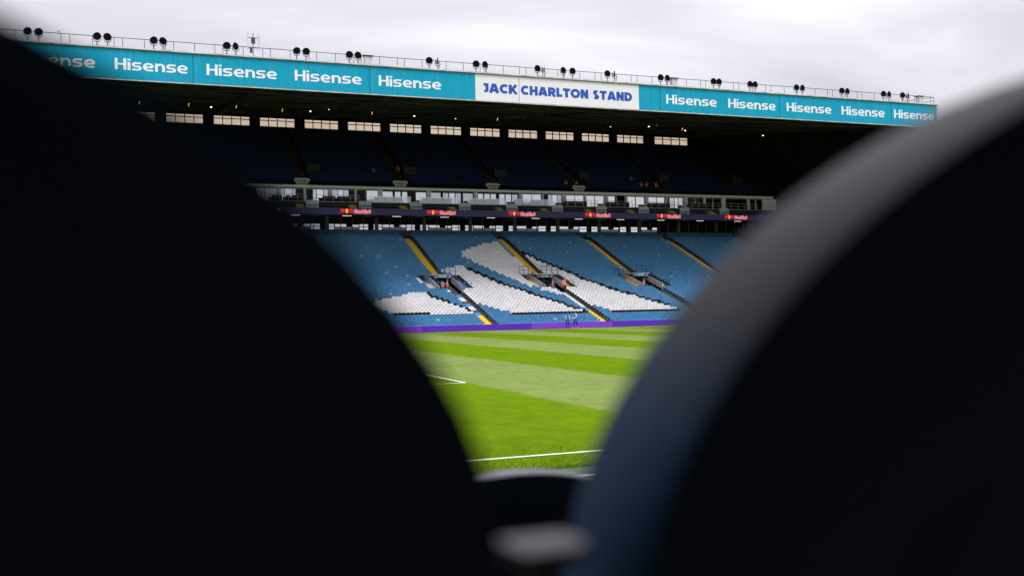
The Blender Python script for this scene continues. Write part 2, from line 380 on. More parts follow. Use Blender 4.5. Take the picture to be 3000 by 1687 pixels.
# ------------------------------------------------------------------ the far grandstand
def T(y): return float(np.interp(y, [101.3, 124, 135, 138.2], [0.65, 7.7, 12.35, 13.5]))     # line of the seat tops
def F(y): return T(y) - 0.80
PITCHX = 14.05
ROW = 0.76
NR = 47
def rowY(r): return 101.62 + ROW * r          # riser of row r
def rowZ(r): return F(rowY(r) + 0.6)
AIS = [36.2 + PITCHX * k for k in range(-3, 5)]     # left edge of each aisle
stand = empty('grandstand', (60, 120, 0), 'long two tier grandstand with blue seats, dark roof and turquoise fascia', 'grandstand')
def part(mb, name, m, smooth=False):
    me = mb.mesh(name, m, smooth); o = link(name, me, stand); o.location = -stand.location; return o
X0, X1 = -20.0, 103.5
VY0, VY1 = 115.25, 121.35
def voms(): return [a for a in AIS if 30 < a < 70]
terr = MB()
for r in range(NR):
    y, z = rowY(r), rowZ(r)
    segs = []; x = X0
    if VY0 - 0.4 < y < VY1:
        for a in voms():
            segs.append((x, a - 0.9)); x = a + 1.9
    segs.append((x, X1))
    for s in segs: terr.box(s[0], s[1], y, y + ROW + 0.02, z - 0.55, z)
part(terr, 'lower_terrace', M['dark_concrete'])

def in_poly(x, y, P):
    c = False; j = len(P) - 1
    for i in range(len(P)):
        if (P[i][1] > y) != (P[j][1] > y) and x < (P[j][0] - P[i][0]) * (y - P[i][1]) / (P[j][1] - P[i][1]) + P[i][0]: c = not c
        j = i
    return c
z1 = lambda L: [(1000 + x / 5.152, 700 + y / 5.152) for x, y in L]
z2 = lambda L: [(1450 + x / 5.152, 700 + y / 5.152) for x, y in L]
z3 = lambda L: [(1750 + x / 5.152, 660 + y / 5.152) for x, y in L]
WHITE = [
    z1([(1165, 780), (1000, 808), (910, 840), (770, 868), (680, 895), (520, 925), (440, 955), (560, 1040), (700, 1095), (830, 1118), (2030, 1102), (1990, 1075), (1870, 1028), (1780, 995), (1690, 965), (1560, 905), (1480, 880), (1370, 855), (1280, 805), (1200, 800)]),
    z1([(2300, 30), (2260, 52), (2165, 55), (2100, 85), (1990, 112), (1925, 145), (1805, 175), (1840, 205), (1815, 235), (1895, 275), (1960, 320), (2040, 355), (2095, 385), (2180, 425), (2250, 455), (2330, 490), (2400, 520), (2480, 550), (2576, 580)]) + z2([(300, 600), (370, 640), (460, 670), (520, 705), (585, 705), (520, 560), (560, 440), (300, 270), (120, 95), (60, 60), (20, 35)]),
    z1([(1790, 385), (1640, 425), (1500, 460), (1690, 530), (1780, 640), (1840, 700), (1990, 735), (1735, 750), (1930, 900), (2000, 925), (2110, 955), (2200, 985), (2300, 1020), (2390, 1050), (2480, 1075)]) + z2([(270, 1090), (1410, 1075), (1330, 1040), (1240, 1010), (1150, 985), (1050, 955), (1000, 925), (900, 900), (830, 880), (790, 855), (690, 830), (610, 805), (520, 780), (480, 755), (390, 730), (270, 700), (180, 670), (100, 640), (20, 612)]) + z1([(2250, 565), (2200, 550), (2130, 530), (2060, 500), (1990, 465), (1900, 425)]),
    z2([(400, 195), (450, 205), (530, 235), (600, 268), (650, 300), (730, 330), (810, 358), (890, 390), (975, 420), (1060, 452), (1120, 485), (1215, 520), (1250, 545), (1335, 578), (1415, 605), (1500, 632), (1590, 660), (1680, 688), (1750, 718), (1840, 745), (1920, 775), (2020, 797), (2110, 820), (2170, 840), (2250, 862), (2340, 885), (2440, 910), (2540, 940), (2640, 990), (2760, 1030), (2760, 1050), (1800, 1065), (1700, 1045), (1610, 1015), (1500, 990), (1420, 960), (1340, 950), (1000, 735), (900, 560), (640, 500), (560, 420), (380, 190)]),
    z2([(680, 725), (900, 725), (1020, 830), (940, 830), (800, 765), (680, 755)]),
    z1([(1150, 590), (1210, 590), (1260, 650), (1180, 650)]), z1([(1555, 750), (1600, 748), (1650, 795), (1590, 795)]),
    z3([(1040, 1215), (1210, 1215), (1210, 1245), (1040, 1245)]),
]
# the dark outline of the white lettering: lines of black seats
BLACK_LINES = [
    z1([(1310, 815), (1420, 868), (1510, 893), (1600, 918), (1640, 945), (1720, 975), (1805, 1005), (1900, 1030), (1935, 1060)]),
    z1([(830, 1128), (2030, 1112)]),
    z1([(1920, 438), (2000, 475), (2080, 510), (2150, 540), (2230, 572), (2340, 625), (2420, 655), (2510, 690)]) + z2([(190, 690), (280, 720), (400, 750), (490, 775), (530, 800), (620, 825), (700, 850), (800, 880), (840, 900), (920, 920), (1010, 945), (1060, 975), (1150, 1005), (1240, 1025), (1340, 1055)]),
    z2([(260, 1102), (1400, 1082)]),
    z2([(380, 185), (460, 215), (540, 245), (620, 278), (655, 310), (740, 340), (815, 372), (900, 403), (980, 435), (1065, 465), (1125, 498), (1220, 530), (1255, 558), (1340, 590), (1420, 615), (1510, 642), (1600, 672), (1690, 702), (1760, 733), (1845, 757), (1930, 785), (2030, 807), (2120, 830), (2180, 853), (2260, 873), (2350, 898), (2440, 922), (2540, 950), (2640, 985)]),
    z2([(1790, 1070), (2760, 1045)]),
]
def near_line(x, y, L, dx, dy):
    for (ax, ay), (bx, by) in zip(L[:-1], L[1:]):
        vx, vy = bx - ax, by - ay
        t = max(0, min(1, ((x - ax) * vx / dx ** 2 + (y - ay) * vy / dy ** 2) / (vx * vx / dx ** 2 + vy * vy / dy ** 2)))
        if ((x - ax - t * vx) / dx) ** 2 + ((y - ay - t * vy) / dy) ** 2 < 1: return True
    return False
BLUES = [((0.078, 0.245, 0.455), 0.86, 'pale blue'), ((0.05, 0.22, 0.56), 0.016, 'bright blue'), ((0.10, 0.16, 0.42), 0.012, 'violet blue'), ((0.04, 0.30, 0.48), 0.012, 'turquoise blue'), ((0.32, 0.38, 0.46), 0.007, 'greyish blue'), ((0.08, 0.24, 0.43), 0.055, 'deeper blue')]
BW = np.array([b[1] for b in BLUES]); BW = BW / BW.sum()
SPX = 0.46
def lower_seats():
    out = []
    for r in range(NR):
        y, z = rowY(r), rowZ(r)
        upper = y > VY1 - 0.3
        for k, a in enumerate(AIS[:-1], -2):
            b0 = a + 1.24; b1 = AIS[k + 3] + (1.24 if k == -1 else 0)          # no aisle at the left end of the view
            n = int((b1 - b0) / SPX + 0.01); off = (b1 - b0 - n * SPX)
            for i in range(n):
                x = b0 + off + (i + 0.5) * SPX
                if VY0 - 0.35 < y < VY1 - 0.3:
                    if any(v - 2.25 < x < v + 3.35 for v in voms()): continue
                px, py = proj((x, y + 0.6, z + 0.74))
                if not (640 < px < 2300): continue
                c = None
                for L in BLACK_LINES:
                    if near_line(px, py, L, 6.0, 2.55): c = (0.012, 0.012, 0.014); nm = 'black'; break
                if c is None and any(in_poly(px, py, P) for P in WHITE): c = (0.80, 0.79, 0.81); nm = 'white'
                if c is None:
                    # patches of replaced seats rather than salt and pepper
                    j = rng.choice(len(BLUES), p=BW); c, _, nm = BLUES[j]
                    c = tuple(v * rng.uniform(0.92, 1.08) for v in c)
                out.append((r, k, i, n, x, y, z, px, py, c, nm))
    return out

def seat_shell(w=0.442, ztop=0.80, zbot=0.53):
    """tip-up stadium seat: domed back shell, tipped pan, two brackets. Back plane at y=0.60 of the row, faces -y."""
    m = MB()
    h = w / 2; pts = [(-h, zbot), (h, zbot), (h, ztop - 0.085)]
    for t in (25, 50, 70, 90, 110, 130, 155): pts.append((h * math.cos(R(t)), ztop - 0.085 + 0.085 * math.sin(R(t))))
    pts.append((-h, ztop - 0.085))
    def lo(y, s, dz=0): return [(x * s, y + 0.35 * (0.8 - z) * 0.25, (z - 0.69) * (1 - (1 - s) * 1.6) + 0.69 + dz) for x, z in pts]
    m.loops([lo(0.60, 0.90), lo(0.572, 1.0), lo(0.59, 1.0), lo(0.63, 0.97)], (True, True))
    m.loops([[(-0.19, 0.57, 0.40), (0.19, 0.57, 0.40), (0.19, 0.64, 0.40), (-0.19, 0.64, 0.40)], [(-0.20, 0.54, 0.505), (0.20, 0.54, 0.505), (0.20, 0.62, 0.515), (-0.20, 0.62, 0.515)]])
    m.box(-0.235, -0.222, 0.56, 0.70, 0.12, 0.63); return m
SEAT_ME = seat_shell().mesh('stadium_seat', M['seat_obj'])
LS = lower_seats()
vis = [s for s in LS if 1150 < s[7] < 1960]
vis.sort(key=lambda s: (s[0], s[4]))
singles, rest = [], []
cand = sorted(vis, key=lambda s: s[0])[:300]
idset = {id(s) for s in cand}
for s in LS: (singles if id(s) in idset else rest).append(s)

# upper tier and the short terrace of the boxes, seats only (x, y, z, colour)
UR = 25
def upY(r): return 137.0 + ROW * r
def upZ(r): return 20.05 + 0.425 * r
UAIS = [36.3 + PITCHX * k for k in range(-2, 5)]
UP = []
for r in range(UR):
    for i in range(int((97.0 + 8.0) / SPX)):
        x = -8.0 + i * SPX
        if any(a - 0.25 < x < a + 1.25 for a in UAIS): continue
        if 4 <= r <= 7 and any(a + 1.2 < x < a + 3.4 for a in UAIS): continue
        px, py = proj((x, upY(r), upZ(r)))
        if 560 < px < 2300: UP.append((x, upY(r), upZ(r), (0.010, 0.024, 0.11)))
for r in range(2):
    for i in range(int(78 / SPX)):
        x = 16 + i * SPX
        if any(-0.35 < x - g < 2.2 for g in [21.2 + 7.06 * k for k in range(11)]): continue
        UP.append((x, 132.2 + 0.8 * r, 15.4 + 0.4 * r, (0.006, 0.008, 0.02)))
def seat_mass(name, items):
    sm = seat_shell(); bv = np.array(sm.v); nv = len(bv)
    P = np.array([(s[0], s[1], s[2]) for s in items]); n = len(P)
    V = (bv[None] + P[:, None]).reshape(-1, 3)
    fl = [len(f) for f in sm.f]; base = np.concatenate([np.array(f) for f in sm.f])
    loops = (base[None] + (np.arange(n) * nv)[:, None]).reshape(-1)
    sizes = np.tile(np.array(fl), n); starts = np.concatenate([[0], np.cumsum(sizes)[:-1]])
    me = bpy.data.meshes.new(name); me.vertices.add(len(V)); me.vertices.foreach_set('co', V.reshape(-1))
    me.loops.add(len(loops)); me.loops.foreach_set('vertex_index', loops)
    me.polygons.add(len(sizes)); me.polygons.foreach_set('loop_start', starts); me.update(calc_edges=True)
    C = np.ones((n, 4)); C[:, :3] = np.array([s[3] for s in items])
    at_ = me.attributes.new('seat_colour', 'FLOAT_COLOR', 'FACE')
    FC = np.repeat(C, len(fl), axis=0)
    FC.reshape(n, len(fl), 4)[:, -6:, :3] = (0.035, 0.035, 0.04)      # the iron bracket of each seat
    at_.data.foreach_set('color', FC.reshape(-1).astype(np.float32))
    me.materials.append(M['seat_attr']); return link(name, me)
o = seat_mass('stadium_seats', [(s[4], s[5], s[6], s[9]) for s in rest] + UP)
tag(o, 'massed blue, white and black seats filling both tiers of the grandstand', kind='stuff')

ORD = ['first', 'second', 'third', 'fourth', 'fifth', 'sixth', 'seventh', 'eighth', 'ninth', 'tenth', 'eleventh', 'twelfth', 'thirteenth', 'fourteenth', 'fifteenth', 'sixteenth', 'seventeenth', 'eighteenth', 'nineteenth', 'twentieth', 'twenty-first', 'twenty-second', 'twenty-third', 'twenty-fourth', 'twenty-fifth', 'twenty-sixth', 'twenty-seventh', 'twenty-eighth', 'twenty-ninth', 'thirtieth']
RN = ['the front row', 'the second row', 'the third row', 'the fourth row', 'the fifth row', 'the sixth row', 'the seventh row', 'the eighth row']
for s in singles:
    r, k, i, n = s[:4]
    so_ = link('stadium_seat', SEAT_ME, None, (s[4], s[5], s[6])); so_.color = (*s[9], 1)
    left_stair = k + 1 < n // 2 + 1
    # nearer stair: left edge of this block is aisle k, right edge aisle k+1 ; aisle 1 = left yellow stair, aisle 2 = right yellow stair
    names = {1: 'left yellow stair', 2: 'right yellow stair', 0: 'left yellow stair', 3: 'right yellow stair'}
    if k == 0: lab = f'{ORD[min(n - 1 - i, 29)]} seat left of the left yellow stair'
    elif k == 1:
        lab = f'{ORD[i]} seat right of the left yellow stair' if i < n / 2 else f'{ORD[n - 1 - i]} seat left of the right yellow stair'
    else: lab = f'{ORD[min(i, 29)]} seat right of the right yellow stair'
    tag(so_, f'{s[10]} seat in {RN[r]}, {lab}', 'seat', 'tip-up seats in the rows behind the purple boards')

# stairs: one part per flight, every step a sub-part
def step_mesh(w, m):
    mb = MB(); mb.box(0, w, 0.0, 0.40, -0.13, 0.0); mb.box(0, w, 0.02, 0.40, -0.17, -0.13); return mb.mesh('step', [m])
STEPS = {k: step_mesh(1.0, M[k]) for k in ('yellow', 'step_blue', 'step_white', 'dark_concrete')}
def flight(x0, x1, ya, yb, colour, name='stair'):
    e = empty(name); e.parent = stand; e.location = (-stand.location.x + x0, -stand.location.y + ya, -stand.location.z)
    j = 0; r0 = int((ya - 101.62) / ROW)
    for r in range(max(0, r0), NR):
        for hstep in (0, 1):
            y = rowY(r) + hstep * 0.38
            if y < ya - 0.01 or y > yb: continue
            z = rowZ(r) + 0.012 + hstep * (rowZ(min(r + 1, NR)) - rowZ(r)) * 0.5 if hstep else rowZ(r) + 0.012
            o = link('step', STEPS[colour(y)], e, (0, y - ya - 0.025, z)); o.scale = (x1 - x0, 1, 1)
    return e
def col_low(first):
    def f(y):
        if not first: return 'yellow' if y < 107.4 else ('step_blue' if y < 108.6 else 'step_white')
        if y < 106.3: return 'yellow'
        q = (y - 106.3) % 3.4
        return 'step_blue' if q < 1.3 else ('dark_concrete' if q < 1.9 else 'step_white')
    return f
YEL = lambda y: 'yellow'
for k, a in enumerate(AIS, -2):
    if k in (1, 2, 3, 4):
        flight(a + 0.02, a + 1.22, VY1 + 0.35, 138.0, YEL)
    if k in (1, 2):
        flight(a + 0.02, a + 1.22, 103.0, VY0 - 0.5, col_low(k == 1))
    if k in (1, 2, 3):
        flight(a - 2.25, a - 1.06, 116.6, 120.6, (lambda y: 'step_white' if y < 119.3 else 'step_blue') if k == 1 else ((lambda y: 'step_white' if y < 119.6 else 'yellow') if k == 2 else YEL))
        flight(a + 2.08, a + 3.2, 116.6, 120.6, (lambda y: 'step_blue') if k == 1 else YEL)

# vomitory tunnels
for k in (1, 2, 3):
    a = AIS[k + 2]; xl, xr = a - 0.9, a + 1.9
    v = MB(); v.box(xl, xr, 114.9, 128, 3.7, 4.22); part(v, 'tunnel_floor', M['dark_concrete'])
    for xa, xb in ((xl - 0.14, xl), (xr, xr + 0.14)):
        v = MB(); v.prism([(115.9, 3.7), (115.9, 5.20), (121.0, 6.72), (128, 6.72), (128, 3.7)], 'x', xa, xb); part(v, 'tunnel_wall', M['wall_concrete'])
    v = MB(); v.box(xl - 0.2, xr + 0.2, 119.55, 122.4, 6.62, 6.76); part(v, 'tunnel_roof', M['pale_concrete'])
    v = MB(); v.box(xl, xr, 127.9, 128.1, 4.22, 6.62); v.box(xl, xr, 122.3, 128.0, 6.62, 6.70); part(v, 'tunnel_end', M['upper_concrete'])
    # flanks under the side stairs
    v = MB(); v.box(a - 2.3, xl - 0.14, 115.2, 121.4, 3.6, 3.9); v.box(xr + 0.14, a + 3.3, 115.2, 121.4, 3.6, 3.9); part(v, 'stair_base', M['dark_concrete'])
    rm = M['rail_blue'] if k == 1 else M['rail_navy']
    which = ['', 'left', 'middle', 'right'][k]
    # guard rails above and beside the tunnel
    def guard(pts, posts, label, h=0.95, mid=True):
        g = empty('guard_rail', pts[0], label, 'railing', 'tubular guard rails round the stand tunnels')
        L = Vector(pts[0]); P = [Vector(p) - L for p in pts]
        up = Vector((0, 0, h))
        b = MB(); b.path([p + up for p in P], 0.035); b.build('top_rail', rm, g)
        if mid: b = MB(); b.path([p + up * 0.5 for p in P], 0.025); b.build('mid_rail', rm, g)
        for q in posts:
            q = Vector(q) - L; b = MB(); b.tube(q - Vector((0, 0, 0.18)), q + up, 0.035); b.box(q.x - 0.07, q.x + 0.07, q.y - 0.09, q.y - 0.045, q.z - 0.22, q.z + 0.05); b.build('post', rm, g)
        return g
    c = 'blue' if k == 1 else 'navy'
    y = 119.7
    guard([(a + 0.1, y, 6.78), (a + 2.4, y, 6.78)], [(a + 0.1 + 2.3 * i / 3, y, 6.78) for i in range(4)], f'{c} guard rail on the roof of the {which} stand tunnel')
    guard([(a - 2.3, 121.5, 6.85), (a - 0.95, 121.5, 6.85)], [(a - 2.3 + 1.35 * i / 2, 121.5, 6.85) for i in range(3)], f'{c} guard rail at the head of the left steps beside the {which} stand tunnel')
    hr = empty('hand_rail', (a - 0.97, 116.0, 5.2), f'sloping {c} hand rail on the left wall of the {which} stand tunnel', 'railing', 'sloping hand rails of the stand tunnels')
    b = MB(); b.path([(0, -0.7, 0.35), (0, 0, 0.55), (0, 5.0, 2.02)], 0.03); b.build('top_rail', rm, hr)
    for q in (0, 1.7, 3.4): b = MB(); b.tube((0, q, q * 0.298), (0, q, q * 0.298 + 0.55), 0.025); b.build('post', rm, hr)
    hr = empty('hand_rail', (a + 1.97, 116.0, 5.2), f'sloping {c} hand rail on the right wall of the {which} stand tunnel', 'railing', 'sloping hand rails of the stand tunnels')
    b = MB(); b.path([(0, 0, 0.45), (0, 5.0, 1.92)], 0.03); b.build('top_rail', rm, hr)
    for q in (0, 1.7, 3.4): b = MB(); b.tube((0, q, q * 0.298), (0, q, q * 0.298 + 0.45), 0.025); b.build('post', rm, hr)
    lp = empty('loop_rail', (a - 0.6, 115.5, 4.25), f'{c} looped rail at the mouth of the {which} stand tunnel', 'railing', 'looped rails at the stand tunnels')
    b = MB(); b.path([(-0.75, 0, 0), (-0.75, 0, 1.3), (-0.65, 0, 1.42), (0.05, 0, 1.42), (0.15, 0, 1.35), (0.75, 0, 0.95), (0.85, 0, 0.85), (0.85, 0, 0)], 0.03); b.build('frame', rm, lp)
    b = MB(); b.path([(-0.75, 0, 0.85), (0.1, 0, 0.85), (0.85, 0, 0.45)], 0.025); b.tube((0.1, 0, 0), (0.1, 0, 1.4), 0.025); b.build('mid_rail', rm, lp)
    lp = empty('loop_rail', (a + 3.1, 117.3, 4.75), f'{c} looped rail beside the steps right of the {which} stand tunnel', 'railing', 'looped rails at the stand tunnels')
    b = MB(); b.path([(-0.9, 0, 0.2), (-0.35, 0, 0.75), (-0.25, 0, 1.0), (0.5, 0, 1.0), (0.6, 0, 0.9), (0.6, 0, 0)], 0.03); b.tube((-0.3, 0, 0), (-0.3, 0, 1.0), 0.03); b.build('frame', rm, lp)
    b = MB(); b.path([(-0.3, 0, 0.5), (0.6, 0, 0.5)], 0.022); b.build('mid_rail', rm, lp)

# ---- drawn lettering: every glyph is a set of strokes given width and a little depth
def arc(cx, cz, rx, rz_, t0, t1, n=9): return [(cx + rx * math.cos(R(t0 + (t1 - t0) * i / n)), cz + rz_ * math.sin(R(t0 + (t1 - t0) * i / n))) for i in range(n + 1)]
def glyphs(t, th=None):
    """t = stroke width. name -> (advance, [polyline of the stroke's centre line])"""
    h = t / 2; q = (th or t) / 2
    G = {}
    G['H'] = (0.84, [[(h, 0), (h, 1)], [(0.84 - h, 0), (0.84 - h, 1)], [(t, 0.5), (0.84 - t, 0.5)]])
    G['J'] = (0.58, [[(0.10, 1 - h), (0.58 - h, 1 - h), (0.58 - h, 0.34)] + arc(0.30, 0.32, 0.28 - h, 0.32 - h, 0, -140, 8)])
    G['A'] = (0.98, [[(h * 0.9, 0), (0.45, 1 - 0.02)], [(0.98 - h * 0.9, 0), (0.53, 1 - 0.02)], [(0.22, 0.27), (0.76, 0.27)]])
    G['C'] = (0.86, [arc(0.50, 0.5, 0.50 - h, 0.52 - h, 48, 312, 16)])
    G['K'] = (0.84, [[(h, 0), (h, 1)], [(t * 0.7, 0.36), (0.80 - h * 0.4, 1)], [(0.30, 0.56), (0.84 - h * 0.5, 0)]])
    G['R'] = (0.82, [[(h, 0), (h, 1)], [(t, 1 - h), (0.46, 1 - h)] + arc(0.46, 0.645, 0.34 - h, 0.355 - h, 90, -90, 9) + [(t, 0.29 + h)], [(0.44, 0.36), (0.80 - h * 0.6, 0)]])
    G['L'] = (0.64, [[(h, 1), (h, 0)], [(t, h), (0.64, h)]])
    G['T'] = (0.78, [[(0, 1 - h), (0.78, 1 - h)], [(0.39, 0), (0.39, 1 - t)]])
    G['O'] = (1.02, [arc(0.51, 0.5, 0.52 - h, 0.52 - h, 0, 360, 24)])
    G['N'] = (0.84, [[(h, 0), (h, 1)], [(0.84 - h, 0), (0.84 - h, 1)], [(h * 1.3, 1 - h * 0.6), (0.84 - h * 1.3, h * 0.6)]])
    G['S'] = (0.72, [arc(0.38, 0.74, 0.32 - h * 0.9, 0.28 - h, 35, 255, 9)[:-1] + arc(0.35, 0.27, 0.36 - h, 0.28 - h, 80, -145, 10)])
    G['D'] = (0.88, [[(h, 0), (h, 1)], [(t, 1 - h), (0.40, 1 - h)] + arc(0.40, 0.5, 0.48 - h, 0.5 - h, 90, -90, 12) + [(t, h)]])
    G['B'] = (0.72, [[(h, 0), (h, 1)], [(t, 1 - h), (0.40, 1 - h)] + arc(0.40, 0.75, 0.28 - h, 0.25 - h * 0.8, 90, -90, 7) + [(t, 0.52)], [(t, h), (0.42, h)] + arc(0.42, 0.27, 0.30 - h, 0.27 - h * 0.8, -90, 90, 7)])
    G['E'] = (0.62, [[(h, 0), (h, 1)], [(t, h), (0.62, h)], [(t, 0.5), (0.56, 0.5)], [(t, 1 - h), (0.62, 1 - h)]])
    G['X'] = (0.78, [[(h, 0), (0.78 - h, 1)], [(0.78 - h, 0), (h, 1)]])
    G['I'] = (t, [[(h, 0), (h, 1)]])
    x = 0.73
    G['i'] = (t, [[(h, 0), (h, x - 0.02)], [(h, 0.84), (h, 1.0)]])
    G['n'] = (0.74, [[(h, 0), (h, x)], arc(0.40, 0.40, 0.34 - h, x - 0.40 - q, 150, 0, 8) + [(0.74 - h, 0)]])
    G['s'] = (0.74, [[(0.70, x - q), (0.30, x - q)] + arc(0.28, x - q - (x / 2 - q) / 2, 0.27 - h, (x / 2 - q) / 2, 100, 260, 8) + [(0.32, x / 2), (0.42, x / 2)] + arc(0.46, q + (x / 2 - q) / 2, 0.27 - h, (x / 2 - q) / 2, 80, -80, 8) + [(0.42, q), (0.03, q)]])
    G['e'] = (0.80, [[(t * 0.8, 0.345), (0.80 - t * 0.6, 0.345)], arc(0.42, x / 2 + 0.02, 0.38 - h, x / 2 - 0.02 - q, -6, 90, 8) + arc(0.40, x / 2, 0.40 - h, x / 2 - q, 90, 265, 14)[1:] + [(0.45, q), (0.74, q)]])
    G['d'] = (0.62, [[(0.62 - h, 0), (0.62 - h, 1.02)], arc(0.30, 0.34, 0.30 - h, 0.36 - h, 30, 330, 14)])
    G['u'] = (0.60, [[(h, 0.70), (h, 0.28)] + arc(0.30, 0.28, 0.30 - h, 0.28 - h, 180, 360, 8) + [(0.60 - h, 0.70)], [(0.60 - h, 0), (0.60 - h, 0.30)]])
    G['l'] = (t, [[(h, 0), (h, 1.02)]])
    return G
def ribbon(P, t, tz=None):
    tz = tz or t
    V = [Vector(p) for i, p in enumerate(P) if i == 0 or (Vector(p) - Vector(P[i - 1])).length > 1e-4]; n = len(V); closed = (V[0] - V[-1]).length < 1e-5
    if closed: V = V[:-1]; n -= 1
    Ls, Rs = [], []
    for i in range(n):
        a = V[i] - V[(i - 1) % n] if (i > 0 or closed) else V[1] - V[0]
        b = V[(i + 1) % n] - V[i] if (i < n - 1 or closed) else a
        if i == 0 and not closed: a = b
        a = a.normalized(); b = b.normalized(); m = a + b
        m = m.normalized() if m.length > 1e-6 else a
        nn = Vector((-m.y, m.x)); k = 1 / max(0.5, nn.dot(Vector((-a.y, a.x))))
        o_ = Vector((nn.x * t, nn.y * tz)) / 2 * k; Ls.append(V[i] + o_); Rs.append(V[i] - o_)
    return Ls, Rs, closed
def lettering(s_, x0, x1, zb, cap, y, m, parent, t=0.24, gap=0.10, thick=0.008, grow=0.0, th=None):
    G = glyphs(t, th); adv = 0; pl_ = []
    for c in s_:
        if c == ' ': adv += 0.22; continue
        wd, st = G[c]; pl_.append((adv, st)); adv += wd + gap
    adv -= gap; sx = (x1 - x0) / adv; b = MB(); q = 0
    for ox, st in pl_:
        for P in st:
            # stroke keeps its width whatever the horizontal stretch: widen in scaled space
            Ls, Rs, cl = ribbon([((ox + u) * sx, v * cap) for u, v in P], t * (min(sx, cap * 1.25) if th else (cap + min(sx, cap * 1.25)) / 2) + grow, (th * cap if th else t * (cap + min(sx, cap * 1.25)) / 2) + grow)
            q = (q + 1) % 4; yf = y - thick - 0.0025 * q
            n = len(Ls); N = n if cl else n - 1
            f = lambda p, yy: (x0 + p.x, yy, zb + p.y)
            vs = [f(p, yf) for p in Ls] + [f(p, yf) for p in Rs] + [f(p, y) for p in Ls] + [f(p, y) for p in Rs]; fs = []
            for i in range(N):
                j = (i + 1) % n
                fs += [(i, n + i, n + j, j), (i, j, 2 * n + j, 2 * n + i), (n + i, 3 * n + i, 3 * n + j, n + j)]
            if not cl: fs += [(0, 2 * n, 3 * n, n), (n - 1, 2 * n - 1, 4 * n - 1, 3 * n - 1)]
            b.add(vs, fs)
    return b.build('lettering', m, parent, -parent.location)

# exit signs over the tunnels
for k in (1, 2, 3):
    a = AIS[k + 2]; xl = a - 0.55; y = 119.50 if k != 2 else 119.75; zb, zt = (6.30, 6.66) if k != 2 else (6.26, 6.60)
    which = ['', 'left', 'middle', 'right'][k]
    e = empty('exit_sign', (xl, y, zb), f'green and navy exit sign over the {which} stand tunnel', 'sign', 'exit signs over the stand tunnels')
    wd = 2.35
    for xa, xb, mm, nm in ((0, 0.62, 'sign_navy', 'navy_panel'), (0.62, 1.73, 'sign_green', 'green_panel'), (1.73, wd, 'sign_navy', 'navy_panel')):
        MB().box(xa, xb, -0.03, 0.03, 0, zt - zb).build(nm, M[mm], e)
    lettering('EXIT', xl + 0.66, xl + 1.28, zb + 0.08, 0.20, y - 0.031, M['print_white'], e, 0.2, 0.12, 0.004)
    b = MB()   # number panel and arrow
    b.prism([(1.34, 0.08), (1.46, 0.08), (1.46, 0.28), (1.34, 0.28)], 'y', -0.036, -0.031)
    b.prism([(1.58, 0.05), (1.70, 0.17), (1.62, 0.17), (1.62, 0.29), (1.54, 0.29), (1.54, 0.17), (1.46, 0.17)][::1], 'y', -0.036, -0.031)
    b.build('arrow', M['print_white'], e)
    for ox in (0.06, 1.82):
        b = MB()
        for i in range(3):
            h = 0.10 + 0.08 * i; x = ox + 0.03 + i * 0.135
            b.prism([(x, 0.04), (x + 0.10, 0.04), (x + 0.10 - (0.045 * 0), 0.04 + h * 0.55), (x + 0.05 - 0.02, 0.04 + h)][:4] if i else [(x, 0.04), (x + 0.10, 0.04), (x + 0.05, 0.13), (x + 0.01, 0.10)], 'y', -0.036, -0.031)
        b.build('bar_emblem', M['print_white'], e)

